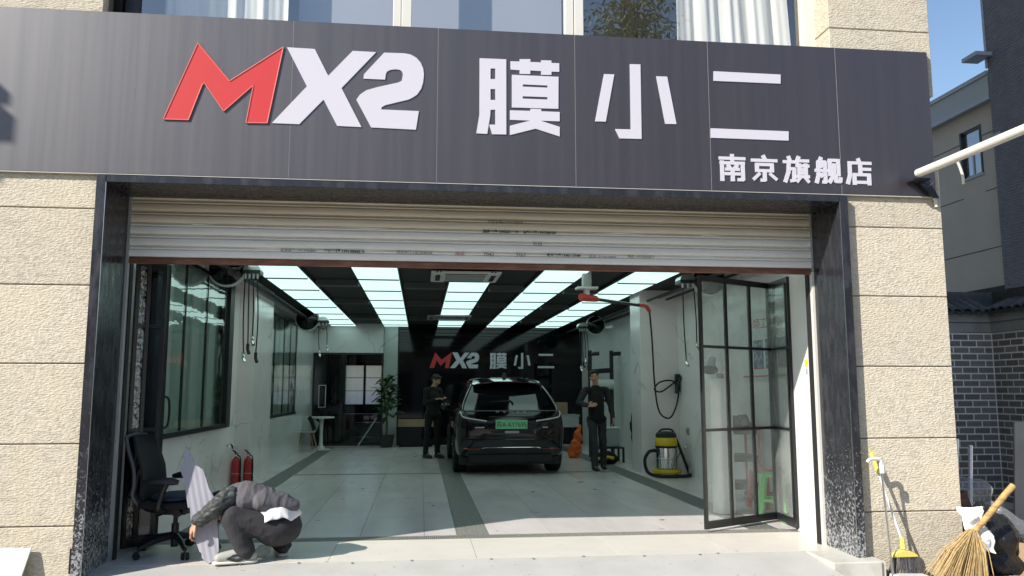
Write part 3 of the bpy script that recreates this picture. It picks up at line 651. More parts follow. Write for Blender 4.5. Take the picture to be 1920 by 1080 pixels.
# hose reels along the side walls
def reel(x, y, side, label, nh=4, drop=1.0, rr=.27, zc=2.92):
    """drum facing the doorway with a silver hose box beside it; side=+1: box towards the room on the left wall"""
    t = thing('hose_reel', label, 'hose reel', 'combination hose reels', loc=(x, y, zc))
    rot = Matrix.Rotation(R(90), 4, 'X')
    b = new(); lathe(b, [(rr*.92, -.04), (rr, -.045), (rr*1.03, 0), (rr, .04), (rr*.92, .04), (rr*.90, 0)], 36, rot, close=True); obj('rim', b, 'white_plastic', t, smooth=True)
    b = new(); lathe(b, [(.001, .01), (rr*.92, .012), (rr*.92, .05), (.05, .16), (.001, .16)], 28, rot); obj('drum', b, 'black_gloss', t, smooth=True)
    B('bracket', 'black_metal', t, (-.04, .04, -.05, .12, rr*.9, .24))
    bx = side*(rr+.09)
    b = new(); n = 9; prof = [(.115*math.cos(a), .085*math.sin(a)) for a in [math.pi*i/(n-1) for i in range(n)]]
    poly(b, [(p[0]+bx, p[1]-.03) for p in prof], -.12, .12, 'y'); obj('hose_box', b, 'alu', t, smooth=True)
    B('box_base', 'black_plastic', t, (bx-.115, bx+.115, -.12, .12, -.08, -.031))
    for i in range(nh):
        hx = bx-.08+.16*i/(nh-1)
        T('outlet', 'dull_plastic', t, [(hx, -.10, -.08), (hx, -.11, -.15)], .015)
        if i % 2 == 0 or nh > 3:
            dz = drop*(1-.12*(i % 3)); T('hanging_hose', 'rubber', t, spline([(hx, -.11, -.15), (hx+.01*i, -.12, -.2-dz*.5), (hx+.02, -.12, -.2-dz)], 5), .009, 6)
            T('hose_end', 'black_plastic' if i % 2 else 'chrome', t, [(hx+.02, -.12, -.19-dz), (hx+.02, -.12, -.26-dz), (hx+.045, -.16, -.32-dz)], .022)
    return t
reel(-2.62, 11.2, 1, 'round hose reel with silver hose box beside the near left window, cut by the shutter', 4, .95, .25, 3.06)
reel(-2.50, 18.2, 1, 'smaller looking hose reel deep on the left wall past the pillar', 3, .5, .26, 2.98)
reel(4.02, 18.4, -1, 'hose reel deep on the right wall near the black back wall', 4, .75, .22)
reel(4.12, 11.2, -1, 'hose reel seen through the folded glass door on the right', 3, .95, .25, 3.02)

# ------------------------------------------------------------------ left window screens
def side_window(name, label, X, y0, y1, z0, z1, mull, glass):
    t = thing(name, label, 'window', loc=(X, (y0+y1)/2, z0)); ym = (y0+y1)/2; h = z1-z0
    B('sill_bar', 'black_metal', t, (-.04, .035, y0-ym, y1-ym, 0, .06)); B('head_bar', 'black_metal', t, (-.04, .035, y0-ym, y1-ym, h-.05, h))
    ps = [y0]+mull+[y1]
    for i, m in enumerate(ps):
        wd = .012 if 0 < i < len(ps)-1 else .05
        B('mullion', 'black_metal', t, (-.02, .010, max(m-wd, y0)-ym, min(m+wd, y1)-ym, .06, h-.05))
    for a, c in zip(ps, ps[1:]): B('pane', glass, t, (-.004, .004, a-ym+.02, c-ym-.02, .06, h-.05))
    return t
side_window('window', 'near left glass screen with black bars above the white wall panel', -2.86, 9.22, 12.62, .88, 3.0, [10.2, 11.2, 12.2], 'green_glass')
side_window('window', 'farther left window with black bars beyond the marble pillar', -2.80, 14.872, 18.75, .90, 2.95, [16.0, 17.1, 17.9], 'green_glass')
struct(B('wall_post', 'black_metal', None, (-2.90, -2.82, 12.36, 12.62, .88, 3.0)))

# ------------------------------------------------------------------ folding glass doors
def leaf(t, a, c, cols, z=(0.03, 2.62, 1.0, 1.86), glass='door_glass', bottom=.075):
    a = Vector(a); c = Vector(c); d = (c-a).normalized(); ln = (c-a).length; z0, z1, m1, m2 = z
    for i in range(cols+1):
        p = a+d*(ln*i/cols); q = .017 if i in (0, cols) else .014
        p0 = p-d*q; p1 = p+d*q
        b = new(); obox(b, p0, p1, .032, z0, z1); obj('stile', b, 'black_metal', t)
    for zz, hh in ((z0, bottom), (m1, .028), (m2, .028), (z1-.06, .06)):
        b = new(); obox(b, a+d*.018, c-d*.018, .026, zz, zz+hh); obj('rail', b, 'black_metal', t)
    for i in range(cols):
        for y0, y1 in ((z0+bottom, m1), (m1+.028, m2), (m2+.028, z1-.06)):
            b = new(); p0 = a+d*(ln*i/cols+.014); p1 = a+d*(ln*(i+1)/cols-.014); obox(b, p0, p1, .006, y0, y1); obj('pane', b, glass, t)
dr = thing('folding_door', 'folded black framed glass door standing open at the right of the doorway', 'door', 'folding glass doors')
leaf(dr, (2.89, 8.12), (3.93, 8.70), 3); leaf(dr, (3.935, 8.66), (3.86, 8.13), 1)
leaf(dr, (3.87, 8.20), (3.895, 8.72), 1)
dl = thing('folding_door', 'folded black framed glass door stacked at the left of the doorway with film on its glass', 'door', 'folding glass doors')
leaf(dl, (-2.60, 7.72), (-2.53, 7.80), 1, z=(.03, 2.62, 1.05, 2.0), glass='film')
for i in range(4):
    leaf(dl, (-2.60+.012*i, 7.82+.075*i), (-2.40-.012*i, 7.86+.075*i), 1, z=(.03, 2.62, 1.05, 2.0), glass='dark_glass')
leaf(dl, (-2.575, 8.16), (-2.60, 8.50), 1, z=(.03, 2.62, 1.05, 2.0), glass='film')
B('post', 'black_metal', dl, (-2.66, -2.585, 8.50, 8.66, .0, 3.1))
T('pull_handle', 'black_metal', dl, spline([(-2.61, 8.55, 1.05), (-2.53, 8.60, 1.07), (-2.53, 8.60, 1.33), (-2.61, 8.55, 1.35)], 4), .012)
B('lock_box', 'black_plastic', dl, (-2.60, -2.54, 8.28, 8.36, .82, .98))
# stickers on the white wall inside the right jamb
s1 = thing('wall_sticker', 'small yellow notice on the sunlit white wall by the right jamb', 'sticker', loc=(3.867, 7.80, 1.66))
B('yellow_label', 'sticker_yellow', s1, (-.002, .001, -.03, .03, 0, .07)); B('grey_label', 'dull_plastic', s1, (-.0015, .001, -.018, .018, -.08, -.02))

# ------------------------------------------------------------------ washing boom
bo = thing('washing_boom', 'ceiling mounted swing boom with red ends and a black washing hose', 'boom', loc=(2.37, 11.4, 3.12))
B('mount', 'dull_plastic', bo, (-.06, .06, -.06, .06, -.22, .04)); B('mount_plate', 'white_plastic', bo, (-.15, .15, -.1, .1, -.25, -.22)); T('joint', 'white_plastic', bo, [(0, 0, -.25), (0, 0, -.34)], .045, 12)
b = new(); tube(b, [(-.10, -.06, -.37), (0, 0, -.37), (.16, .11, -.375), (.2, .14, -.38)], [.055, .058, .045, .03], 10); obj('boom_head', b, 'red_plastic', bo, smooth=True)
T('arm', 'black_metal', bo, [(.2, .14, -.38), (.95, .68, -.40)], .024, 10); T('arm_tip', 'red_plastic', bo, spline([(.95, .68, -.395), (1.10, .80, -.40), (1.18, .88, -.47)], 4), .03, 8)
T('hose', 'rubber', bo, spline([(1.18, .88, -.46), (1.26, 1.05, -.9), (1.42, 1.5, -1.6), (1.62, 1.95, -2.05), (1.86, 2.18, -2.17), (2.0, 2.25, -2.0), (2.06, 2.26, -1.72), (1.95, 2.22, -1.54), (1.72, 2.2, -1.56), (1.62, 2.2, -1.68), (1.75, 2.22, -1.72), (2.0, 2.27, -1.56), (2.09, 2.28, -1.48)], 6), .014, 8)
B('gun_holder', 'black_plastic', bo, (2.03, 2.13, 2.26, 2.355, -1.72, -1.42)); T('wash_gun', 'black_plastic', bo, spline([(2.0, 2.2, -1.75), (2.06, 2.22, -1.55), (2.15, 2.2, -1.42), (2.12, 2.14, -1.5)], 4), .03)
# wall fittings by the vacuum
t = thing('wall_tap', 'small metal tap on the right wall beside the vacuum cleaner', 'tap', loc=(4.44, 13.2, .50))
T('spout', 'chrome', t, spline([(.03, 0, 0), (-.05, 0, .01), (-.07, 0, -.05)], 3), .014); T('lever', 'chrome', t, [(-.02, -.05, .03), (-.02, .05, .03)], .01)
t = thing('wall_socket', 'white power socket on the right wall above the tap', 'socket', loc=(4.455, 13.3, .74)); B('plate', 'dull_plastic', t, (-.01, .012, -.05, .05, -.06, .06), bevel=.004); B('rocker', 'grey_plastic', t, (-.014, -.01, -.025, .025, -.03, .03))
t = thing('wall_valve', 'small metal valves on the left wall panel above the extinguishers', 'valve', loc=(-2.85, 12.75, .60))
T('spout', 'chrome', t, [(-.02, -.12, 0), (.05, -.12, 0), (.06, -.12, -.05)], .014); T('spout', 'black_plastic', t, [(-.02, .0, 0), (.05, 0, 0), (.06, 0, -.05)], .014); T('spout', 'chrome', t, [(-.02, .14, 0), (.05, .14, 0), (.06, .14, -.05)], .014)
t = thing('power_tool', 'dark sander hanging from the hose reel on the right wall', 'power tool', loc=(4.2, 11.45, 1.72)); b = new(); ell(b, (0, 0, 0), .12, .10, .07); obj('pad', b, 'grey_plastic', t, smooth=True); b = new(); tube(b, [(0, 0, .02), (.03, 0, .13), (.05, 0, .18)], [.07, .06, .045], 10); obj('motor', b, 'dull_plastic', t, smooth=True)

# ================================================================== the car
def build_car():
    car = thing('suv_car', 'glossy black sport utility car parked nose in with a green number plate', 'car', loc=(1.54, 13.75, 0))
    # stations from the tail: y, half width, underside, top, roof half width
    ST = [(0.00, .70, .50, .90, .62), (.03, .80, .42, 1.00, .72), (.08, .87, .36, 1.07, .78), (.16, .915, .30, 1.12, .81), (.28, .935, .27, 1.20, .80), (.42, .945, .26, 1.325, .76), (.58, .95, .25, 1.455, .70), (.76, .95, .25, 1.575, .635), (.90, .95, .25, 1.625, .62), (1.3, .95, .24, 1.655, .63), (1.9, .95, .24, 1.665, .64), (2.5, .945, .24, 1.62, .64), (2.9, .94, .24, 1.50, .66), (3.3, .935, .24, 1.28, .72), (3.55, .93, .24, 1.10, .80), (4.0, .91, .25, 1.03, .80), (4.4, .86, .27, .93, .74), (4.65, .76, .33, .78, .6), (4.74, .62, .42, .66, .5)]
    def interp(y):
        for i in range(len(ST)-1):
            if ST[i][0] <= y <= ST[i+1][0]: break
        a, b, c, d = ST[max(i-1, 0)], ST[i], ST[i+1], ST[min(i+2, len(ST)-1)]
        t = (y-b[0])/(c[0]-b[0]); out = []
        for k in range(1, 5):
            h = c[0]-b[0]; m0 = (c[k]-a[k])/max(1e-6, c[0]-a[0])*h; m1 = (d[k]-b[k])/max(1e-6, d[0]-b[0])*h
            out.append((2*t**3-3*t*t+1)*b[k]+(t**3-2*t*t+t)*m0+(-2*t**3+3*t*t)*c[k]+(t**3-t*t)*m1)
        return out
    ys = sorted(set([s[0] for s in ST]+[i*.06 for i in range(1, 79)])); ys = [y for y in ys if y <= 4.74]
    def section(y):
        wd, zb, zt, wr = interp(y); belt = min(1.04, zt-.03); k = [(0, zb), (.55*wd, zb), (.88*wd, zb+.02), (.965*wd, zb+.10), (.985*wd, zb+(belt-zb)*.30), (wd, zb+(belt-zb)*.52), (wd*.995, zb+(belt-zb)*.72), (.965*wd, belt-.03), (.93*wd, belt+.01)]
        g = zt-belt
        k += [(wr+(.93*wd-wr)*.55, belt+g*.45), (wr+.0*wd+(.93*wd-wr)*.14, belt+g*.82), (wr*.93, zt-g*.06), (wr*.72, zt-.012*min(1, g*3)), (wr*.4, zt), (0, zt+.004)]
        # smooth it
        pts = []
        K = [Vector((p[0], p[1], 0)) for p in k]
        return [(v.x, v.y) for v in spline(K, 3)]
    secs = [section(y) for y in ys]; m = len(secs[0])
    parts = {'body': new(), 'rear_window': new(), 'side_window': new(), 'windscreen': new()}
    vc = {k: {} for k in parts}
    def vert(pn, i, j, s):
        key = (i, j, s if secs[i][j][0] > 1e-4 else 1)
        if key not in vc[pn]: vc[pn][key] = parts[pn].verts.new((s*secs[i][j][0], ys[i], secs[i][j][1]))
        return vc[pn][key]
    for i in range(len(ys)-1):
        for j in range(m-1):
            ym = (ys[i]+ys[i+1])/2; zm = (secs[i][j][1]+secs[i+1][j+1][1])/2
            pn = 'body'
            if j >= 34 and .235 < ym < .70: pn = 'rear_window'
            elif 26 <= j < 32 and .85 < ym < 3.05 and zm > 1.07 and not (1.72 < ym < 1.80): pn = 'side_window'
            elif j >= 34 and 2.62 < ym < 3.45: pn = 'windscreen'
            for s in (1, -1):
                vs = [vert(pn, i, j, s), vert(pn, i, j+1, s), vert(pn, i+1, j+1, s), vert(pn, i+1, j, s)]
                vs2 = []
                for v in vs:
                    if v not in vs2: vs2.append(v)
                if len(vs2) > 2:
                    try: parts[pn].faces.new(vs2)
                    except ValueError: pass
    for end, i in ((1, 0), (0, len(ys)-1)):
        lp = [vert('body', i, j, 1) for j in range(m)]+[vert('body', i, j, -1) for j in range(m-2, 0, -1)]
        try: parts['body'].faces.new(lp)
        except ValueError: pass
    bmesh.ops.recalc_face_normals(parts['body'], faces=parts['body'].faces)
    full = new()
    for p in parts.values():
        me = bpy.data.meshes.new('x'); p.to_mesh(me); full.from_mesh(me)
    tree = BVHTree.FromBMesh(full)
    def back(x, z, off=.006):
        h = tree.ray_cast(Vector((x, -2, z)), Vector((0, 1, 0)))
        return Vector((x, (h[0].y if h[0] else .2)-off, z))
    obj('body', parts['body'], 'car_paint', car, smooth='all'); obj('rear_window', parts['rear_window'], 'car_glass', car, smooth='all', recalc=True)
    obj('side_window', parts['side_window'], 'car_glass', car, smooth='all'); obj('windscreen', parts['windscreen'], 'car_glass', car, smooth='all')
    # roof spoiler and shark fin
    b = new(); n = 16; A = []
    for (yy, zz, hw) in ((.44, 1.555, .60), (.44, 1.58, .61), (.60, 1.60, .63), (1.02, 1.645, .60), (1.02, 1.60, .60), (.70, 1.555, .60)):
        A.append([b.verts.new((hw*(2*k/n-1), yy+.10*(2*k/n-1)**2, zz-.05*(2*k/n-1)**4-.012*(2*k/n-1)**2)) for k in range(n+1)])
    for q in range(len(A)):
        r0, r1 = A[q], A[(q+1) % len(A)]
        for k in range(n): b.faces.new((r0[k], r0[k+1], r1[k+1], r1[k]))
    b.faces.new([a[0] for a in A]); b.faces.new([a[-1] for a in A][::-1])
    sp = obj('spoiler', b, 'car_paint', car, smooth=True)
    B('brake_light', 'tail_red', sp, (-.17, .17, .432, .438, 1.562, 1.574))
    b = new(); poly(b, [(1.15, 1.64), (1.40, 1.65), (1.36, 1.70), (1.25, 1.74), (1.20, 1.745)], -.03, .03, 'x'); obj('antenna', b, 'car_black', car, bevel=.01)
    # light bar, tail lamps, trim
    def strip(name, pts, r, mat, par=car, n=6): return T(name, mat, par, [back(x, z, r*.5) for x, z in pts], r, n)
    def lin(a, c, n): return [(a[0]+(c[0]-a[0])*i/n, a[1]+(c[1]-a[1])*i/n) for i in range(n+1)]
    strip('light_bar', lin((-.84, 1.075), (.84, 1.075), 40), .011, 'grey_plastic')
    for s in (-1, 1):
        strip('tail_lamp', lin((s*.86, 1.06), (s*.83, .985), 4)+lin((s*.81, .97), (s*.72, .95), 4)+lin((s*.70, .947), (s*.42, .905), 10), .012, 'tail_white')
        b = new(); f = [back(s*x, z, .004) for x, z in ((.82, 1.055), (.62, 1.055), (.62, .965), (.80, .99))]
        b.faces.new([b.verts.new(p) for p in f]); obj('lamp_lens', b, 'tail_red', car)
        strip('reflector', lin((s*.80, .445), (s*.52, .447), 8), .014, 'tail_red')
        strip('badge', lin((s*.62, .80), (s*(.46 if s < 0 else .53), .80), 6), .010, 'tail_white')
    strip('chrome_strip', lin((-.50, .452), (-.44, .466), 3)+lin((-.42, .467), (.42, .467), 16)+lin((.44, .466), (.5, .452), 3), .006, 'chrome')
    strip('bumper_crease', lin((-.78, .60), (.78, .60), 30), .008, 'car_paint'); strip('bumper_crease', lin((-.74, .655), (.74, .655), 30), .006, 'car_paint')
    # lettering across the tail
    for i, ch in enumerate('MONJO'):
        p = back(-.255+i*.115, 1.045, .004); text('badge_letter', ch, 'tail_white', car, p.x, p.y-.004, p.z, width=.045 if ch != 'J' else .03, height=.030, size=.1)
    # plate recess and plate
    b = new(); q = [(-.52, .86), (-.42, .985), (.42, .985), (.52, .86), (.36, .70), (-.36, .70)]
    b.faces.new([b.verts.new(back(x*.9, z, .003)) for x, z in q]); obj('plate_recess', b, 'car_black', car)
    yb = min(back(x, z, 0).y for x in (-.28, 0, .28) for z in (.79, .92))-.014
    pl = B('number_plate', 'plate_green', car, (-.27, .27, yb, yb+.01, .775, .925), bevel=.003)
    text('plate_text', '苏A·AY7695', 'ink', pl, -.255, yb-.002, .80, width=.51, height=.10, size=.1)
    B('tow_cover', 'dull_plastic', car, (-.11, .13, back(0, .72, .004).y, back(0, .72, .004).y+.01, .705, .742))
    b = new(); tube(b, [back(.05, 1.20, .01)+Vector((0, -.01, 0)), back(.02, 1.24, .012), back(-.34, 1.225, .012)], [.018, .014, .006], 8); obj('rear_wiper', b, 'car_black', car, smooth=True)
    # underbody and wheels
    B('underbody', 'car_black', car, (-.86, .86, .22, 4.5, .17, .40)); B('diffuser', 'car_black', car, (-.72, .72, .10, .6, .20, .42), bevel=.03)
    for s in (-1, 1):
        for y in (.86, 3.72):
            rot = Matrix.Translation((s*.83, y, .355)) @ Matrix.Rotation(R(90), 4, 'Y')
            b = new(); lathe(b, [(.235, -.115), (.33, -.12), (.352, -.10), (.356, 0), (.352, .10), (.33, .12), (.235, .115)], 32, rot, close=True); wh = obj('wheel', b, 'rubber', car, smooth=True)
            b = new(); lathe(b, [(.235, -.10), (.24, .10), (.215, .09), (.21, -.06), (.05, -.05), (.05, .03)], 28, rot)
            for k in range(5):
                a = 2*math.pi*k/5; tube(b, [rot @ Vector((.04*math.cos(a), .04*math.sin(a), s*.06)), rot @ Vector((.225*math.cos(a), .225*math.sin(a), s*.09))], [.035, .025], 6)
            obj('rim', b, 'grey_plastic', wh, smooth=True)
        b = new(); ell(b, (s*1.03, 2.85, 1.10), .10, .05, .065); tube(b, [(s*.90, 2.88, 1.06), (s*1.0, 2.85, 1.08)], .025, 6); obj('door_mirror', b, 'car_paint', car, smooth=True)
        for y in (1.35, 2.45): T('door_handle', 'car_paint', car, [(s*.955, y, .92), (s*.965, y+.05, .925), (s*.965, y+.16, .925), (s*.955, y+.2, .92)], .014, 6)
    return car
build_car()

# ================================================================== people
def hand(bm, wr, d, up, curl=.5, sc_=1., thumb=1):
    """palm from the wrist along d; fingers bend towards -up"""
    d = Vector(d).normalized(); up = Vector(up); up = (up-d*up.dot(d)).normalized(); sd = d.cross(up)
    wr = Vector(wr); kn = wr+d*.085*sc_
    for k in range(4):
        o = sd*(k-1.5)*.0195*sc_
        capsule(bm, wr+o*.6, .014*sc_, kn+o, .0125*sc_, 8)
        ln = (.068, .078, .074, .056)[k]*sc_; a = curl*(.9+.1*k); p = kn+o; ang = a*.5; r = .0095*sc_
        for q, fr in enumerate((.45, .32, .23)):
            dr_ = d*math.cos(ang)-up*math.sin(ang); e = p+dr_*ln*fr*1.15; capsule(bm, p, r, e, r*.9, 8); p = e; ang += a; r *= .92
    tb = wr+d*.025*sc_+sd*thumb*.026*sc_; t1 = tb+(d*.6+sd*thumb*.75-up*.2).normalized()*.042*sc_; t2 = t1+(d*.9+sd*thumb*.15-up*.35).normalized()*.034*sc_
    capsule(bm, tb, .014*sc_, t1, .0115*sc_, 8); capsule(bm, t1, .0115*sc_, t2, .009*sc_, 8)
def head(bm, c, f, up):
    f = Vector(f).normalized(); up = Vector(up); up = (up-f*up.dot(f)).normalized(); rt = f.cross(up)
    m3 = Matrix((rt, f, up)).transposed(); c = Vector(c)
    P = lambda x, y, z: c+rt*x+f*y+up*z
    ell(bm, P(0, -.012, .03), .076, .096, .088, m3); ell(bm, P(0, .022, -.035), .064, .072, .078, m3); ell(bm, P(0, .045, -.085), .036, .036, .028, m3)
    capsule(bm, P(0, .088, .012), .009, P(0, .106, -.026), .0145, 8)
    for s in (-1, 1):
        ell(bm, P(s*.076, -.012, -.008), .011, .022, .034, m3, 8); ell(bm, P(s*.04, .068, -.025), .024, .02, .022, m3, 8)
        capsule(bm, P(s*.016, .089, .026), .009, P(s*.048, .076, .026), .008, 6)
    capsule(bm, P(-.02, .083, -.058), .008, P(.02, .083, -.058), .008, 6)
    return P, m3
def person(name, label, J, cols, faced, hair=True, hands=((0, .5), (0, .5))):
    """J: joints by name; cols: jacket, sleeve, trousers, shoe; body one mesh, clothes as children"""
    p = thing(name, label, 'person', loc=(J['pel'][0], J['pel'][1], 0)); off = Vector(p.location)
    G = {k: Vector(v)-off for k, v in J.items() if isinstance(v, tuple)}
    hc = G['head']; f = Vector(faced); upv = (hc-G['neck'])+Vector((0, 0, .02))
    def skin(bm):
        head(bm, hc, f, upv); capsule(bm, G['neck']-Vector((0, 0, .03)), .058, hc-Vector(upv).normalized()*.07, .052)
        capsule(bm, G['pel'], .12, G['chest'], .13, sx=1.1); capsule(bm, G['shL'], .05, G['shR'], .05); capsule(bm, G['chest'], .12, G['neck'], .06)
        for s in 'LR':
            capsule(bm, G['sh'+s], .05, G['el'+s], .038); capsule(bm, G['el'+s], .036, G['wr'+s], .026)
            capsule(bm, G['hip'+s], .075, G['kn'+s], .05); capsule(bm, G['kn'+s], .05, G['an'+s], .035); capsule(bm, G['an'+s], .035, G['toe'+s], .03); capsule(bm, G['pel'], .1, G['hip'+s], .08)
            d = G['ha'+s]-G['wr'+s]; hand(bm, G['wr'+s], d, J['up'+s], J.get('curl'+s, .5), 1.0, 1 if s == 'L' else -1)
    body = mobj('body', remesh(skin, .0065, 2), 'skin', p, smooth='all')
    def fold(k, amp): return lambda co: amp*noise.noise(Vector((co.x*k, co.y*k, co.z*k*.6)))+amp*.5*noise.noise(co*k*2.3)
    def jk(bm):
        ell(bm, G['pel']-Vector((0, 0, .03)), .185, .15, .10); capsule(bm, G['pel'], .148, G['chest'], .150, sx=1.28, sy=.95); capsule(bm, G['shL'], .068, G['shR'], .068); capsule(bm, G['chest'], .14, G['neck']-Vector((0, 0, .06)), .085, sx=1.15)
    mobj('jacket', remesh(jk, .011, 5, fold(9, .012)), cols[0], p, smooth='all')
    for s in 'LR':
        def sl(bm): capsule(bm, G['sh'+s], .070, G['el'+s], .056); capsule(bm, G['el'+s], .055, G['wr'+s]*.92+G['el'+s]*.08, .042)
        mobj('sleeve', remesh(sl, .010, 4, fold(16, .010)), cols[1], p, smooth='all')
    def tr(bm):
        capsule(bm, G['pel']+Vector((0, 0, .03)), .125, G['pel']-Vector((0, 0, .05)), .12, sx=1.1)
        for s in 'LR': capsule(bm, G['hip'+s], .088, G['kn'+s], .070); capsule(bm, G['kn'+s], .070, G['an'+s]+Vector((0, 0, .01)), .060); capsule(bm, G['pel'], .11, G['hip'+s], .09)
    mobj('trousers', remesh(tr, .011, 4, fold(13, .012)), cols[2], p, smooth='all')
    for s in 'LR':
        def sh(bm):
            a, t = G['an'+s], G['toe'+s]; fl_ = lambda v, z: Vector((v.x, v.y, z)); d = (fl_(t, 0)-fl_(a, 0)).normalized()
            capsule(bm, fl_(a, .05)-d*.045, .042, fl_(t, .04)+d*.02, .038, sx=1.05); capsule(bm, fl_(a, .11), .045, fl_(a, .05), .045); capsule(bm, fl_(a, .06), .046, fl_(t, .045), .036)
        def sole(bm):
            a, t = G['an'+s], G['toe'+s]; fl_ = lambda v, z: Vector((v.x, v.y, z)); d = (fl_(t, 0)-fl_(a, 0)).normalized()
            capsule(bm, fl_(a, .014)-d*.05, .046, fl_(t, .014)+d*.025, .044, 14, sx=1., sy=.32)
        so = mobj('shoe', remesh(sh, .008, 3), cols[3], p, smooth='all'); mobj('sole', remesh(sole, .006, 1), cols[4], so, smooth='all')
    fn = f.normalized(); up = (Vector(upv)-fn*Vector(upv).dot(fn)).normalized(); rt = fn.cross(up); m3 = Matrix((rt, fn, up)).transposed()
    P = lambda x, y, z: hc+rt*x+fn*y+up*z
    if hair:
        def hr(bm):
            ell(bm, P(0, -.022, .052), .084, .098, .078, m3); ell(bm, P(0, -.055, .005), .078, .062, .075, m3); ell(bm, P(0, .05, .095), .06, .045, .028, m3)
            for s in (-1, 1): ell(bm, P(s*.068, .01, .055), .018, .05, .04, m3)
        mobj('hair', remesh(hr, .008, 2, lambda co: .009*noise.noise(co*45)), 'hair', p, smooth='all')
    for s in (-1, 1):
        b = new(); ell(b, P(s*.031, .0815, .008), .013, .008, .0055, m3, 10); e = obj('eye', b, 'tail_white', p, smooth='all'); b = new(); ell(b, P(s*.031, .0875, .008), .006, .004, .0055, m3, 8); obj('iris', b, 'hair', e, smooth='all')
        b = new(); tube(b, [P(s*.015, .094, .030), P(s*.032, .092, .034), P(s*.050, .082, .030)], [.004, .0045, .003], 6); obj('eyebrow', b, 'hair', p)
    b = new(); ell(b, P(0, .091, -.058), .024, .006, .007, m3, 10); obj('lips', b, 'rust', p, smooth='all')
    return p
person('person', 'person in black top with grey sleeves walking toward the doorway beside the car', dict(
    pel=(3.13, 14.33, .95), chest=(3.12, 14.30, 1.30), neck=(3.11, 14.27, 1.51), head=(3.075, 14.22, 1.655),
    shL=(3.30, 14.30, 1.42), shR=(2.93, 14.29, 1.42), elL=(3.40, 14.36, 1.15), wrL=(3.41, 14.26, .93), haL=(3.41, 14.20, .84),
    elR=(2.80, 14.28, 1.20), wrR=(2.93, 14.10, 1.16), haR=(3.02, 14.07, 1.17), upL=(1, 0, 0), upR=(0, -1, .2), curlL=.5, curlR=.35,
    hipL=(3.22, 14.34, .90), hipR=(3.04, 14.32, .90), knL=(3.25, 14.36, .50), knR=(3.06, 14.22, .50), anL=(3.29, 14.52, .085), anR=(3.07, 14.22, .085), toeL=(3.28, 14.38, .04), toeR=(3.08, 14.06, .04)),
    ('cloth_black', 'cloth_charcoal', 'denim', 'shoe_dark', 'shoe_white'), (-.15, -1, -.02))
pr_ = person('person', 'person all in black standing left of the car looking down at a phone', dict(
    pel=(.27, 17.55, .95), chest=(.27, 17.54, 1.29), neck=(.29, 17.52, 1.50), head=(.335, 17.49, 1.635),
    shL=(.40, 17.64, 1.42), shR=(.13, 17.44, 1.42), elL=(.44, 17.62, 1.17), wrL=(.46, 17.45, 1.24), haL=(.50, 17.36, 1.28),
    elR=(.11, 17.40, 1.15), wrR=(.33, 17.28, 1.23), haR=(.42, 17.25, 1.26), upL=(0, 0, 1), upR=(0, 0, 1), curlL=.6, curlR=.6,
    hipL=(.35, 17.60, .90), hipR=(.19, 17.50, .90), knL=(.38, 17.55, .50), knR=(.16, 17.48, .50), anL=(.38, 17.55, .085), anR=(.13, 17.48, .085), toeL=(.47, 17.43, .04), toeR=(.22, 17.36, .04)),
    ('cloth_black', 'cloth_black', 'cloth_black', 'shoe_dark', 'shoe_dark'), (.75, -.55, -.42))
ph = thing('phone', 'small dark phone held by the person in black beside the car', 'phone', loc=(.46, 17.27, 1.28)); ph.rotation_euler = (R(-35), 0, R(35)); B('case', 'black_plastic', ph, (-.037, .037, -.075, .075, -.004, .004), bevel=.003); B('screen', 'car_glass', ph, (-.034, .034, -.07, .07, .004, .0045))

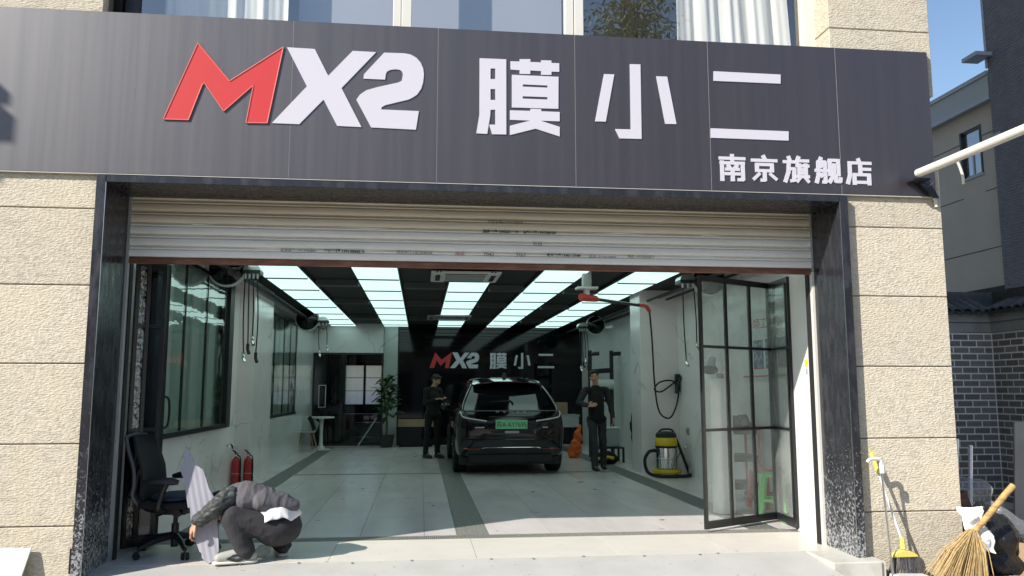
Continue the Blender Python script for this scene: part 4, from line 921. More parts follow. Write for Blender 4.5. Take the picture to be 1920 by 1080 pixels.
# crouching person
def crouch():
    p = thing('person', 'person in grey jacket crouching low over a plastic cut-out at the doorway', 'person', loc=(-1.3, 7.25, 0)); o = Vector((-1.3, 7.25, 0))
    V = lambda x, y, z: Vector((x, y, z))-o
    hipC = V(-1.20, 7.32, .285); chest = V(-1.47, 7.30, .50); neck = V(-1.60, 7.30, .50)
    shN = V(-1.575, 7.16, .535); elN = V(-1.66, 7.06, .46); wrN = V(-1.815, 7.10, .345); haN = V(-1.86, 7.12, .27)
    shF = V(-1.60, 7.45, .53); elF = V(-1.76, 7.50, .36); wrF = V(-1.80, 7.36, .22); haF = V(-1.83, 7.28, .18)
    hpN = V(-1.20, 7.20, .25); knN = V(-1.53, 7.09, .38); anN = V(-1.42, 7.12, .09); toN = V(-1.60, 7.08, .045)
    hpF = V(-1.16, 7.42, .25); knF = V(-1.46, 7.52, .38); anF = V(-1.17, 7.42, .09); toF = V(-1.22, 7.58, .045)
    hd = V(-1.69, 7.33, .43); hf = Vector((-.55, 0, -.85)); hu = Vector((-.8, .05, .55))
    def skin(bm):
        head(bm, hd, hf, hu); capsule(bm, neck, .055, hd, .05); capsule(bm, hipC, .12, chest, .12); capsule(bm, shN, .05, shF, .05); capsule(bm, chest, .11, neck, .06)
        for a, e, wq, h, up, th in ((shN, elN, wrN, haN, (-.6, -.3, .3), -1), (shF, elF, wrF, haF, (-.5, .3, .6), 1)):
            capsule(bm, a, .048, e, .04); capsule(bm, e, .038, wq, .027); hand(bm, wq, h-wq, up, .75, 1.12, th)
        for h, k, a, t in ((hpN, knN, anN, toN), (hpF, knF, anF, toF)):
            capsule(bm, h, .08, k, .05); capsule(bm, k, .05, a, .035); capsule(bm, a, .035, t, .03)
    mobj('body', remesh(skin, .006, 2), 'skin', p, smooth='all')
    def fold(k, amp, st=(1, 1, 1)): return lambda co: amp*(.35-1.1*abs(noise.noise(Vector((co.x*k*st[0]+.4*noise.noise(co*6), co.y*k*st[1], co.z*k*st[2])))))*1.3+amp*.25*noise.noise(Vector((co.x*k*2.2*st[0]+5, co.y*k*2.2*st[1], co.z*k*2.2*st[2])))
    def jk(bm):
        capsule(bm, V(-1.08, 7.31, .435), .060, V(-1.32, 7.31, .485), .115, 24, sx=2.05); capsule(bm, V(-1.16, 7.31, .455), .085, V(-1.46, 7.30, .495), .160, 24, sx=1.38); ell(bm, V(-1.52, 7.30, .51), .13, .20, .13, None, 20)
        capsule(bm, shN, .085, shF, .085); capsule(bm, V(-1.58, 7.3, .50), .10, neck, .075)
    mobj('jacket', remesh(jk, .0085, 3, fold(8, .013, (1.7, .4, .7))), 'jacket_grey', p, smooth='all')
    for a, e, wq in ((shN, elN, wrN), (shF, elF, wrF)):
        def sl(bm): capsule(bm, a, .088, e, .072, 16); capsule(bm, e, .072, e*.12+wq*.88, .056, 16); capsule(bm, e*.25+wq*.75, .060, e*.12+wq*.88, .058, 16)
        mobj('sleeve', remesh(sl, .007, 2, fold(15, .015, (1, 1, 1.6))), 'sleeve_dark', p, smooth='all')
    b = new(); n = 72; rows = []
    for q in range(9):
        v = q/8; row = []
        for k in range(n):
            a = 2*math.pi*k/n; wv = (1-v)*(.010*math.sin(7*a+.6)+.007*math.sin(15*a+1)); rr = 1.03-.34*v**1.3
            zz = .350+.11*v+(1-v)*(.014*math.sin(5*a+1.2)+.007*math.sin(11*a))
            row.append(b.verts.new(V(-1.225+.205*rr*math.cos(a)*(1+wv*4), 7.31+.238*rr*math.sin(a)*(1+wv*4), zz)))
        rows.append(row)
    for r0, r1 in zip(rows, rows[1:]):
        for k in range(n): b.faces.new((r0[k], r0[(k+1) % n], r1[(k+1) % n], r1[k]))
    o_ = obj('shirt_hem', b, 'tshirt_white', p, smooth='all'); m_ = o_.modifiers.new('s', 'SOLIDIFY'); m_.thickness = .004
    def tr(bm):
        ell(bm, V(-1.20, 7.31, .265), .205, .225, .165, None, 24); ell(bm, V(-1.25, 7.31, .30), .19, .215, .14, None, 20)
        for h, k, a in ((hpN, knN, anN), (hpF, knF, anF)): capsule(bm, h, .125, k, .092, 16); capsule(bm, k, .095, a+Vector((0, 0, .005)), .078, 16)
    mobj('trousers', remesh(tr, .008, 2, fold(8, .007, (1.2, .5, 1.4))), 'trousers_grey', p, smooth='all')
    for a, t, dk in ((anN, toN, 0), (anF, toF, 1)):
        d = Vector((t.x-a.x, t.y-a.y, 0)).normalized(); fl_ = lambda v, z: Vector((v.x, v.y, z))
        def sh(bm): capsule(bm, fl_(a, .062)-d*.05, .046, fl_(t, .055)+d*.02, .040); capsule(bm, fl_(a, .11), .050, fl_(a, .05), .050); capsule(bm, fl_(a, .085), .052, fl_(t, .062), .040)
        def so(bm): capsule(bm, fl_(a, .018)-d*.055, .05, fl_(t, .018)+d*.03, .047, 14, sx=1., sy=.36)
        sho = mobj('shoe', remesh(sh, .006, 2), 'shoe_dark' if dk else 'shoe_grey', p, smooth='all'); mobj('sole', remesh(so, .006, 1), 'shoe_white', sho, smooth='all')
        sd = Vector((-d.y, d.x, 0))
        for s in (-1, 1):
            b = new(); c = fl_((a+t)/2, .055); q = [c-d*.09+sd*s*.046, c-d*.02+sd*s*.044+Vector((0, 0, -.018)), c+d*.05+sd*s*.04+Vector((0, 0, .0)), c+d*.0+sd*s*.04+Vector((0, 0, .022)), c-d*.09+sd*s*.045+Vector((0, 0, .03))]
            tube(b, q, .011, 6); obj('shoe_panel', b, 'shoe_white' if dk else 'shoe_dark', sho, smooth=True)
    P = lambda x, y, z: hd+hf.cross(hu).normalized()*x+hf.normalized()*y+(hu-hf.normalized()*hu.dot(hf.normalized())).normalized()*z
    fn = hf.normalized(); up = (hu-fn*hu.dot(fn)).normalized(); m3 = Matrix((fn.cross(up), fn, up)).transposed()
    def hr(bm): ell(bm, P(0, -.022, .05), .084, .098, .078, m3); ell(bm, P(0, -.055, .0), .078, .062, .085, m3)
    mobj('hair', remesh(hr, .008, 2, lambda co: .009*noise.noise(co*45)), 'hair', p, smooth='all')
crouch()

# ================================================================== things on the floor
def office_chair(x, y, rz_):
    t = thing('office_chair', 'black mesh swivel office chair with a dark blue seat pad by the left jamb', 'chair', loc=(x, y, 0), rz=rz_)
    for k in range(5):
        a = 2*math.pi*k/5+.35; c, s = math.cos(a), math.sin(a)
        b = new(); tube(b, [(c*.03, s*.03, .155), (c*.2, s*.2, .13), (c*.335, s*.335, .085)], [.030, .026, .019], 8); lg = obj('base_arm', b, 'black_plastic', t, smooth=True)
        T('stem', 'black_metal', lg, [(c*.335, s*.335, .085), (c*.335, s*.335, .055)], .01)
        ca = a+1.1
        for q in (-1, 1):
            b = new(); m = Matrix.Translation((c*.35+q*.018*math.cos(ca), s*.35+q*.018*math.sin(ca), .031)) @ Matrix.Rotation(ca, 4, 'Z') @ Matrix.Rotation(R(90), 4, 'Y')
            lathe(b, [(.012, -.010), (.03, -.011), (.031, 0), (.03, .011), (.012, .010)], 16, m); obj('caster', b, 'rubber', lg, smooth=True)
    T('gas_lift', 'black_metal', t, [(0, 0, .06), (0, 0, .26)], .032, 12); T('gas_lift', 'black_metal', t, [(0, 0, .26), (0, 0, .36)], .02, 12)
    B('mechanism', 'black_plastic', t, (-.12, .12, -.09, .09, .34, .40), bevel=.012)
    T('tilt_knob', 'black_plastic', t, [(.06, -.13, .36), (.06, -.09, .36)], .035, 12); T('lever', 'black_plastic', t, [(-.05, -.1, .36), (-.06, -.26, .35)], .008)
    def seat(bm): box(bm, -.24, .24, -.24, .24, .405, .465)
    b = new(); seat(b); obj('seat', b, 'mesh_fabric', t, bevel=.03)
    b = new(); ell(b, (.02, 0, .49), .235, .23, .045, None, 20); obj('seat_pad', b, 'blue_pad', t, smooth='all')
    # back: mesh in a curved frame
    prof = [(-.25, .44), (-.285, .52), (-.27, .62), (-.285, .75), (-.34, .90), (-.385, 1.02)]
    b = new(); rows = []
    for i, (bx_, bz) in enumerate(prof):
        hw = (.19, .225, .235, .23, .22, .19)[i]; rows.append([b.verts.new((bx_+.05*(1-(abs(2*k/8-1))**2)*-1+.05, hw*(2*k/8-1), bz)) for k in range(9)])
    for r0, r1 in zip(rows, rows[1:]):
        for k in range(8): b.faces.new((r0[k], r0[k+1], r1[k+1], r1[k]))
    o = obj('backrest', b, 'mesh_fabric', t, smooth='all'); so = o.modifiers.new('s', 'SOLIDIFY'); so.thickness = .02
    for s in (-1, 1): T('back_frame', 'grey_plastic', t, spline([(p[0]-.005, s*(.19, .225, .235, .23, .22, .19)[i], p[1]) for i, p in enumerate(prof)], 4), .016)
    T('back_frame', 'grey_plastic', t, [(-.385, -.19, 1.02), (-.40, 0, 1.035), (-.385, .19, 1.02)], .016)
    T('back_support', 'black_plastic', t, spline([(-.06, 0, .38), (-.25, 0, .38), (-.37, 0, .5), (-.36, 0, .66), (-.33, 0, .74)], 4), .028)
    for s in (-1, 1):
        T('arm_post', 'black_plastic', t, spline([(-.02, s*.2, .40), (-.03, s*.29, .42), (.0, s*.29, .55), (.03, s*.285, .63)], 4), .026)
        b = new(); tube(b, [(-.17, s*.285, .635), (-.1, s*.285, .648), (.08, s*.285, .65), (.13, s*.28, .64)], [.02, .032, .034, .02], 10); obj('armrest', b, 'black_plastic', t, smooth=True)
    return t
office_chair(-2.13, 7.62, R(-8))

# plastic cut-out held by the crouching person
bd = [(-1.972, .936), (-1.934, .909), (-1.902, .85), (-1.892, .807), (-1.812, .759), (-1.753, .605), (-1.696, .514), (-1.655, .283), (-1.636, .095), (-1.674, .012), (-1.719, .002), (-1.768, .046), (-1.776, .088), (-1.790, .093), (-1.849, .224), (-1.881, .349), (-1.896, .449), (-1.912, .448), (-1.964, .676), (-2.017, .795), (-1.966, .814), (-1.986, .88), (-1.984, .912)]
b = new(); poly(b, [(x+1.72, z) for x, z in bd], -.012, .012, 'y')
bo_ = obj('cutout_board', b, 'board_plastic', None, loc=(-1.72, 7.13, .002), bevel=.003); bo_.rotation_euler = (R(-7), 0, 0)
tag(bo_, 'pale ridged plastic sheet in the outline of a figure, held by the crouching person', 'board')
b = new(); rnd = random.Random(4)
for i in range(10): ell(b, (rnd.uniform(-.05, .05), rnd.uniform(-.05, .05), .025+rnd.uniform(0, .05)), .05, .045, .04)
me = bpy.data.meshes.new('x'); b.to_mesh(me); b.free()
o = mobj('crumpled_film', remesh(lambda bm: bm.from_mesh(me), .008, 2, lambda co: .016*noise.noise(co*22)), 'clear_plastic', None, smooth=True, loc=(-1.34, 7.33, 0)); tag(o, 'crumpled clear film lying under the crouching person', 'plastic film')

for i, x in enumerate((-2.785, -2.615)):
    t = thing('fire_extinguisher', ('fire extinguisher against the wall panel, left one of the red pair', 'fire extinguisher against the marble pillar, right one of the red pair')[i], 'extinguisher', 'fire extinguishers', loc=(x, 12.98+.06*i, 0)); t.scale = (.88, .88, .88)
    b = new(); lathe(b, [(.05, 0), (.073, .005), (.075, .03), (.075, .37), (.068, .41), (.045, .445), (.026, .46), (.026, .475)], 22); obj('cylinder_body', b, 'red_paint', t, smooth=True)
    T('valve', 'chrome', t, [(0, 0, .47), (0, 0, .51)], .018); B('handle', 'black_plastic', t, (-.02, .02, -.02, .10, .51, .525)); b = new(); tube(b, [(0, .0, .53), (-.03, .02, .555), (-.075, .04, .58)], [.014, .014, .01], 6); obj('lever', b, 'black_plastic', t)
    T('hose', 'rubber', t, spline([(.02, -.02, .50), (.075, -.03, .46), (.088, -.03, .30), (.086, -.03, .12)], 4), .011); T('nozzle', 'rubber', t, [(.086, -.03, .13), (.086, -.03, .03)], .017)
    bx_ = -.02 if i == 0 else .035; b = new(); lathe(b, [(.0756, .18), (.0756, .185), (.0756, .19)], 22); obj('label_band', b, 'dull_plastic', t)

def vacuum():
    t = thing('vacuum_cleaner', 'upright chrome drum wet vacuum cleaner with yellow head and base', 'vacuum cleaner', loc=(4.10, 13.36, 0))
    b = new(); lathe(b, [(.15, .13), (.175, .14), (.175, .47), (.165, .48)], 32); obj('drum', b, 'chrome', t, smooth=True)
    b = new(); lathe(b, [(.178, .29), (.181, .295), (.181, .305), (.178, .31)], 32); obj('drum_band', b, 'alu', t, smooth=True)
    b = new(); lathe(b, [(.10, .05), (.235, .055), (.245, .08), (.235, .12), (.15, .13)], 28); obj('base', b, 'yellow', t, smooth=True)
    b = new(); lathe(b, [(.165, .48), (.19, .485), (.19, .50), (.178, .505)], 32); obj('clamp_ring', b, 'black_plastic', t, smooth=True)
    b = new(); lathe(b, [(.175, .505), (.185, .53), (.18, .60), (.17, .64)], 32); obj('head', b, 'yellow', t, smooth=True)
    b = new(); lathe(b, [(.17, .64), (.178, .66), (.165, .71), (.12, .735), (.04, .74)], 32); obj('motor_cover', b, 'black_plastic', t, smooth=True)
    T('handle', 'black_plastic', t, spline([(-.14, 0, .70), (-.08, -.02, .77), (.08, -.02, .77), (.15, 0, .70)], 4), .016)
    for k in range(4):
        a = k*math.pi/2+.6; b = new(); lathe(b, [(.01, -.012), (.035, -.012), (.035, .012), (.01, .012)], 14, Matrix.Translation((.2*math.cos(a), .2*math.sin(a), .036)) @ Matrix.Rotation(R(90), 4, 'X')); obj('caster', b, 'rubber', t, smooth=True)
    T('inlet', 'black_plastic', t, [(-.16, -.03, .42), (-.22, -.05, .43)], .032, 10)
    T('hose', 'rubber', t, spline([(-.21, -.05, .43), (-.32, -.08, .41), (-.40, -.10, .28), (-.37, -.13, .10), (-.25, -.20, .035), (0, -.30, .030), (.25, -.25, .03), (.38, -.1, .03)], 7), .028, 10)
    T('wand', 'black_plastic', t, [(.40, .02, .02), (.19, -.03, .55), (.10, -.05, .72)], .024, 10)
    T('power_cord', 'rubber', t, spline([(.17, -.06, .62), (.20, -.12, .42), (.08, -.19, .26), (0.03, -.20, .14)], 5), .007, 6)
    T('nozzle', 'black_plastic', t, [(.36, -.04, .025), (.46, .06, .025)], .03)
vacuum()

# round table and shell chair at the back left
t = thing('side_table', 'small round white pedestal table beside the shell chair', 'table', loc=(-2.36, 20.15, 0))
b = new(); lathe(b, [(.30, .755), (.31, .765), (.31, .785), (.30, .79)], 28); obj('table_top', b, 'white_plastic', t, smooth=True)
b = new(); lathe(b, [(.25, 0), (.25, .015), (.10, .04), (.045, .12), (.035, .4), (.05, .72), (.09, .755)], 20); obj('pedestal', b, 'white_plastic', t, smooth=True)
t = thing('shell_chair', 'pale shell armchair on splayed wooden legs at the small table', 'chair', loc=(-2.66, 19.75, 0), rz=R(20))
b = new(); rows = []
for i in range(9):
    v = i/8; row = []
    for k in range(17):
        a = math.pi*(-.15+1.3*k/16); h = .44+.38*v*(.55+.45*math.sin(max(0, min(math.pi, a)))); rr = .20+.09*v**.6
        row.append(b.verts.new((rr*math.cos(a), -rr*.95*math.sin(a)*-1, h)))
    rows.append(row)
for r0, r1 in zip(rows, rows[1:]):
    for k in range(16): b.faces.new((r0[k], r0[k+1], r1[k+1], r1[k]))
o = obj('shell', b, 'dull_plastic', t, smooth='all'); m_ = o.modifiers.new('s', 'SOLIDIFY'); m_.thickness = .015
b = new(); lathe(b, [(.05, .42), (.2, .43), (.225, .45), (.2, .46)], 24); obj('seat', b, 'dull_plastic', t, smooth=True)
for sx, sy in ((1, 1), (1, -1), (-1, 1), (-1, -1)): b = new(); tube(b, [(sx*.13, sy*.13, .43), (sx*.23, sy*.23, 0)], [.02, .012], 8); obj('leg', b, 'wood', t, smooth=True)
b = new(); tube(b, spline([(.10, -.27, .80), (.16, -.3, .70), (.2, -.3, .58), (.23, -.3, .50)], 4), [.05]*13, 8); o = obj('draped_jacket', b, 'cloth_black', None, smooth='all', loc=(-2.66, 19.75, 0)); tag(o, 'black garment draped over the shell chair', 'jacket')

# potted plant
def leaf_mesh(ln, wd):
    me = bpy.data.meshes.new('leaf'); v = [(0, 0, 0), (ln*.35, wd, .02*ln), (ln*.7, wd*.8, -.02*ln), (ln, 0, -.14*ln), (ln*.7, -wd*.8, -.02*ln), (ln*.35, -wd, .02*ln), (ln*.5, 0, -.03*ln)]
    me.from_pydata(v, [], [(0, 1, 6), (1, 2, 6), (2, 3, 6), (3, 4, 6), (4, 5, 6), (5, 0, 6)]); return me
t = thing('potted_plant', 'leafy dark green potted plant standing before the pale back pillar', 'plant', loc=(-.83, 20.85, 0))
b = new(); lathe(b, [(.11, 0), (.15, .02), (.185, .27), (.20, .30), (.18, .30), (.17, .26)], 20); obj('pot', b, 'dark_wood', t, smooth=True)
b = new(); lathe(b, [(.0, .25), (.175, .26)], 16); obj('soil', b, 'soil', t)
rnd = random.Random(11)
for i in range(3):
    pts = [(0, 0, .25), (rnd.uniform(-.04, .04), rnd.uniform(-.04, .04), .7), (rnd.uniform(-.1, .1), rnd.uniform(-.08, .08), 1.35)]; b = new(); tube(b, spline(pts, 4), .018, 7); obj('stem', b, 'bark', t, smooth=True)
lm = leaf_mesh(.24, .042); lm.materials.append(MATS['leaf'])
for i in range(150):
    a = rnd.uniform(0, 6.28); z = rnd.uniform(.75, 1.75); r = rnd.uniform(.0, .16)*(1 if z < 1.5 else .6)
    if z < 1.0 and rnd.random() < .35: continue
    o = bpy.data.objects.new('leaf', lm); COL.objects.link(o); o.parent = t; o.location = (r*math.cos(a)*1.3, r*math.sin(a), z)
    o.rotation_euler = (rnd.uniform(-.5, .5), rnd.uniform(-.9, .7), a+rnd.uniform(-.6, .6)); s_ = rnd.uniform(.7, 1.35); o.scale = (s_,)*3
tag(T('broom_stick', 'dull_plastic', None, [(-1.55, 21.15, .03), (-1.10, 21.35, .72)], .02), 'pale broom stick leaning at the foot of the glass partition', 'broom')
# things in the dark office
t = thing('office_desk', 'dark desk behind the office glass below the window', 'desk', loc=(-1.6, 23.6, 0)); B('top', 'dark_wood', t, (-.75, .75, -.35, .35, .72, .76)); B('front_panel', 'dark_wood', t, (-.7, .7, -.3, -.28, 0, .72)); B('side_panel', 'dark_wood', t, (-.75, -.71, -.33, .33, 0, .72)); B('side_panel', 'dark_wood', t, (.71, .75, -.33, .33, 0, .72)); B('trim', 'alu', t, (-.2, .6, -.302, -.3, .52, .535)); B('trim', 'alu', t, (-.2, .6, -.302, -.3, .12, .135))
t = thing('vase', 'dark vase with a bare twig seen through the office glass', 'vase', loc=(-2.35, 22.4, 1.05))
b = new(); lathe(b, [(.05, 0), (.10, .12), (.09, .25), (.04, .34), (.05, .38)], 16); obj('jar', b, 'black_gloss', t, smooth=True); T('twig', 'bark', t, [(0, 0, .35), (-.12, 0, .62), (-.30, 0, .72)], .01); T('twig', 'bark', t, [(0, 0, .35), (.05, 0, .55), (.09, 0, .75)], .01)
t = thing('office_cabinet', 'dark cabinet that carries the vase behind the office glass', 'cabinet', loc=(-2.45, 22.4, 0)); B('carcass', 'dark_wood', t, (-.35, .35, -.2, .2, 0, 1.05)); B('door', 'black_gloss', t, (-.34, -.005, -.215, -.2, .05, 1.02)); B('door', 'black_gloss', t, (.005, .34, -.215, -.2, .05, 1.02))
t = thing('low_counter', 'low dark counter with pale wooden top edge behind the person in black', 'counter', loc=(-.1, 21.2, 0)); B('body', 'black_gloss', t, (-.42, .42, -.22, .3, 0, .50)); B('top', 'cardboard', t, (-.45, .45, -.25, .3, .505, .68), bevel=.005); B('monitor_foot', 'black_plastic', t, (.2, .32, -.24, -.2, .69, .82))

# workbench side on the right
t = thing('workbench', 'grey topped workbench with boxes behind the car on the right', 'workbench', loc=(3.25, 19.6, 0)); B('top', 'dull_plastic', t, (-.75, .55, -.35, .35, .80, .84)); B('apron', 'steel_sheet', t, (-.73, .53, -.33, -.31, .55, .80))
for sx in (-.7, .5):
    for sy in (-.3, .3): B('leg', 'black_metal', t, (sx-.02, sx+.02, sy-.02, sy+.02, 0, .80))
for i, (x, y, z, s_, lb) in enumerate(((2.95, 19.55, .84, .30, 'dark brown carton on the workbench behind the car'), (3.35, 19.6, .84, .34, 'brown carton on the workbench beside the standing person'), (3.0, 19.6, 0, .36, 'carton on the floor under the workbench'))):
    t = thing('carton', lb, 'box', 'cartons by the workbench', loc=(x, y, z)); B('body', 'cardboard', t, (-s_*.55, s_*.55, -s_*.5, s_*.5, 0, s_*.85)); B('tape', 'dull_plastic', t, (-.025, .025, -s_*.502, s_*.502, s_*.85, s_*.853))
def ov(bm):
    ell(bm, (0, 0, .2), .13, .10, .22); ell(bm, (.05, 0, .45), .09, .08, .16); ell(bm, (-.07, 0, .12), .10, .09, .13); ell(bm, (.08, 0, .60), .05, .05, .10)
o = mobj('orange_sack', remesh(ov, .014, 2, lambda co: .03*noise.noise(co*11)), 'orange', None, smooth=True, loc=(3.30, 17.2, 0)); tag(o, 'crumpled bright orange sack on the floor behind the walking person', 'sack')
t = thing('tool_rack', 'black pipe rack against the far right wall behind the walking person', 'rack', loc=(3.95, 17.4, 0))
for x in (-.28, .20): T('upright', 'black_metal', t, spline([(x, 0, .0), (x, 0, 2.1), (x+.02, -.02, 2.2), (x+.2, -.05, 2.22)], 3), .045, 10)
T('cross_bar', 'black_metal', t, [(-.28, 0, 1.82), (.20, 0, 1.86)], .055, 10); T('cross_bar', 'black_metal', t, [(-.28, 0, 1.2), (.20, 0, 1.2)], .03, 10)
b = new(); lathe(b, [(.09, -.26), (.11, -.25), (.11, .25), (.09, .26)], 18, Matrix.Translation((-.03, -.05, 1.55)) @ Matrix.Rotation(R(90), 4, 'Y')); obj('film_roll', b, 'green_glass' if False else 'marble_green', t, smooth=True)
t = thing('storage_box', 'pale plastic storage box on a low stand behind the walking person', 'box', loc=(3.78, 16.2, .30)); B('tub', 'dull_plastic', t, (-.19, .19, -.16, .16, 0, .36), bevel=.02); B('lid', 'white_plastic', t, (-.2, .2, -.17, .17, .362, .39), bevel=.01)
t = thing('low_stand', 'low dark stand carrying the pale storage box', 'stand', loc=(3.75, 16.2, 0)); B('shelf', 'black_metal', t, (-.3, .3, -.22, .22, .27, .298)); 
for sx in (-.28, .28):
    for sy in (-.2, .2): B('leg', 'black_metal', t, (sx-.02, sx+.02, sy-.02, sy+.02, 0, .27))
t = thing('tool_bag', 'dark tool bag with yellow trim on the floor by the right pillar', 'bag', loc=(3.62, 15.75, 0))
mobj('bag_body', remesh(lambda bm: (ell(bm, (0, 0, .12), .22, .14, .13), ell(bm, (.1, 0, .1), .15, .13, .11)), .015, 2, lambda co: .015*noise.noise(co*12)), 'cloth_black', t, smooth=True); T('trim', 'yellow', t, [(-.2, -.13, .10), (0, -.155, .14), (.12, -.15, .12)], .03)
def hg(bm): capsule(bm, (0, 0, .75), .10, (0, 0, 1.0), .06); capsule(bm, (0.02, 0, .45), .08, (0, 0, .8), .11)
o = mobj('hung_coat', remesh(hg, .014, 2, lambda co: .02*noise.noise(co*10)), 'cloth_black', None, smooth=True, loc=(3.95, 14.75, 0)); tag(o, 'dark coat hanging behind the right marble pillar', 'coat')

# behind the open glass door on the right wall
t = thing('notice_board', 'white notice board with red heading and photographs behind the glass door', 'notice board', loc=(4.46, 10.1, 1.62))
B('board', 'white_plastic', t, (-.012, .005, -.85, .75, -.06, .86)); B('shelf_strip', 'red_plastic', t, (-.03, -.012, -.8, .7, -.02, -.005))
for i, (y, mt) in enumerate(((-.55, 'poster_grey'), (-.18, 'poster_blue'), (.2, 'poster_blue'))): B('photo', mt, t, (-.018, -.0125, y-.15, y+.15, .10, .46)); B('photo_frame', 'red_plastic', t, (-.0165, -.0122, y-.16, y+.16, .08, .10))
hd_ = text('heading', '十项工程质', 'red_plastic', t, -.014, .55, .60, width=1.1, height=.15, size=.1, rot=(0, 0, R(-90)))
for i, (x, y, mt, lb) in enumerate(((4.12, 9.3, 'green_plastic', 'bright green plastic stool behind the folded glass door'), (4.22, 9.75, 'red_plastic', 'red plastic stool next to the green one behind the glass door'))):
    t = thing('plastic_stool', lb, 'stool', 'plastic stools', loc=(x, y, 0), rz=.3+i)
    b = new(); lathe(b, [(.0, .455), (.15, .455), (.165, .44), (.16, .42)], 24); obj('seat', b, mt, t, smooth=True)
    for k in range(4):
        a = k*math.pi/2; b = new(); tube(b, [(.13*math.cos(a), .13*math.sin(a), .44), (.19*math.cos(a), .19*math.sin(a), 0)], [.045, .035], 6); obj('leg', b, mt, t, smooth=True)
    b = new(); lathe(b, [(.168, .14), (.178, .14), (.178, .17), (.168, .17)], 20, close=True); obj('ring', b, mt, t)
t = thing('tool_trolley', 'red framed tool trolley with grey bins behind the glass door', 'trolley', loc=(4.20, 10.5, 0))
for sx in (-.2, .2):
    for sy in (-.22, .22): T('upright', 'red_plastic', t, [(sx, sy, .09), (sx, sy, .95)], .018)
for z in (.15, .5, .85): B('tray', 'grey_plastic', t, (-.2, .2, -.22, .22, z, z+.08))
for k in range(4):
    b = new(); lathe(b, [(.01, -.012), (.04, -.012), (.04, .012), (.01, .012)], 14, Matrix.Translation(((-.2, .2)[k % 2], (-.22, .22)[k//2], .045)) @ Matrix.Rotation(R(90), 4, 'X')); obj('caster', b, 'rubber', t, smooth=True)
def mop(bm): 
    for i in range(9): ell(bm, (.08*math.cos(i), .08*math.sin(i*1.7), .03*math.sin(i*2)), .07, .07, .07)
o = mobj('rag_heap', remesh(mop, .012, 1, lambda co: .02*noise.noise(co*15)), 'cloth_charcoal', None, smooth=True, loc=(4.2, 10.45, 1.0)); tag(o, 'heap of dark rags on top of the tool trolley', 'rags')

# ================================================================== outside, by the right pier
GZ = -.18
kb = struct(B('kerb', 'kerb', None, (3.432, 3.86, 6.60, 7.105, -.30, -.001), bevel=.008)); B('kerb_end', 'kerb', kb, (3.862, 3.90, 6.62, 6.895, -.30, -.004))
def plastic_broom():
    t = thing('plastic_broom', 'yellow headed broom with a pale handle leaning on the right stone pier', 'broom', loc=(4.06, 6.67, GZ))
    a, c = Vector((-.145, .10, 1.06)), Vector((.03, 0, .33)); d = c-a
    T('handle', 'white_plastic', t, [a+d*.24, c], .0105); T('grip', 'yellow_pale', t, [a, a+d*.02, a+d*.24], [.012, .019, .017], 10)
    b = new(); lathe(b, [(.012, -.004), (.018, -.004), (.018, .004), (.012, .004)], 12, Matrix.Translation(a+Vector((-.003, 0, .012))) @ Matrix.Rotation(R(90), 4, 'X'), close=True); obj('hang_ring', b, 'yellow_pale', t)
    T('socket', 'yellow_pale', t, [c+Vector((0, 0, .03)), c-Vector((-.005, 0, .06))], [.018, .026])
    b = new(); pr2 = [(-.11, .20), (-.10, .215), (-.06, .245), (0, .258), (.06, .248), (.115, .22), (.125, .20)]; poly(b, [(x+.03, z) for x, z in pr2], -.028, .028, 'y'); obj('head', b, 'yellow_pale', t, bevel=.006)
    b = new(); rnd = random.Random(2)
    for i in range(260):
        u = rnd.uniform(-.105, .12); v = rnd.uniform(-.022, .022); e = Vector((u*1.45+.03+rnd.uniform(-.02, .02), v*2, .02+rnd.uniform(-.01, .02))); tube(b, [(u+.03, v, .205), (u*1.2+.03, v*1.3, .1), e], .0013, 3, caps=False)
    stuff(obj('bristles', b, 'grey_plastic', t))
plastic_broom()
def dustpan():
    t = thing('dustpan', 'long handled dustpan hung over the broom beside the right pier', 'dustpan', loc=(3.95, 6.60, GZ))
    T('handle', 'alu', t, [(-.005, 0, .05), (-.02, .06, .98)], .009); T('grip', 'white_plastic', t, spline([(-.02, .06, .96), (-.022, .062, 1.01), (-.12, .05, 1.015), (-.145, .05, .99)], 4), .015); T('clip', 'white_plastic', t, [(-.02, .04, .90), (-.02, .04, .97)], .024, 8)
    b = new(); poly(b, [(-.02, .0), (.32, .0), (.30, .065), (.0, .075)], -.10, .06, 'y'); obj('pan', b, 'white_plastic', t, bevel=.012); B('pan_mouth', 'black_plastic', t, (.0, .30, -.104, -.1005, .012, .05))
dustpan()
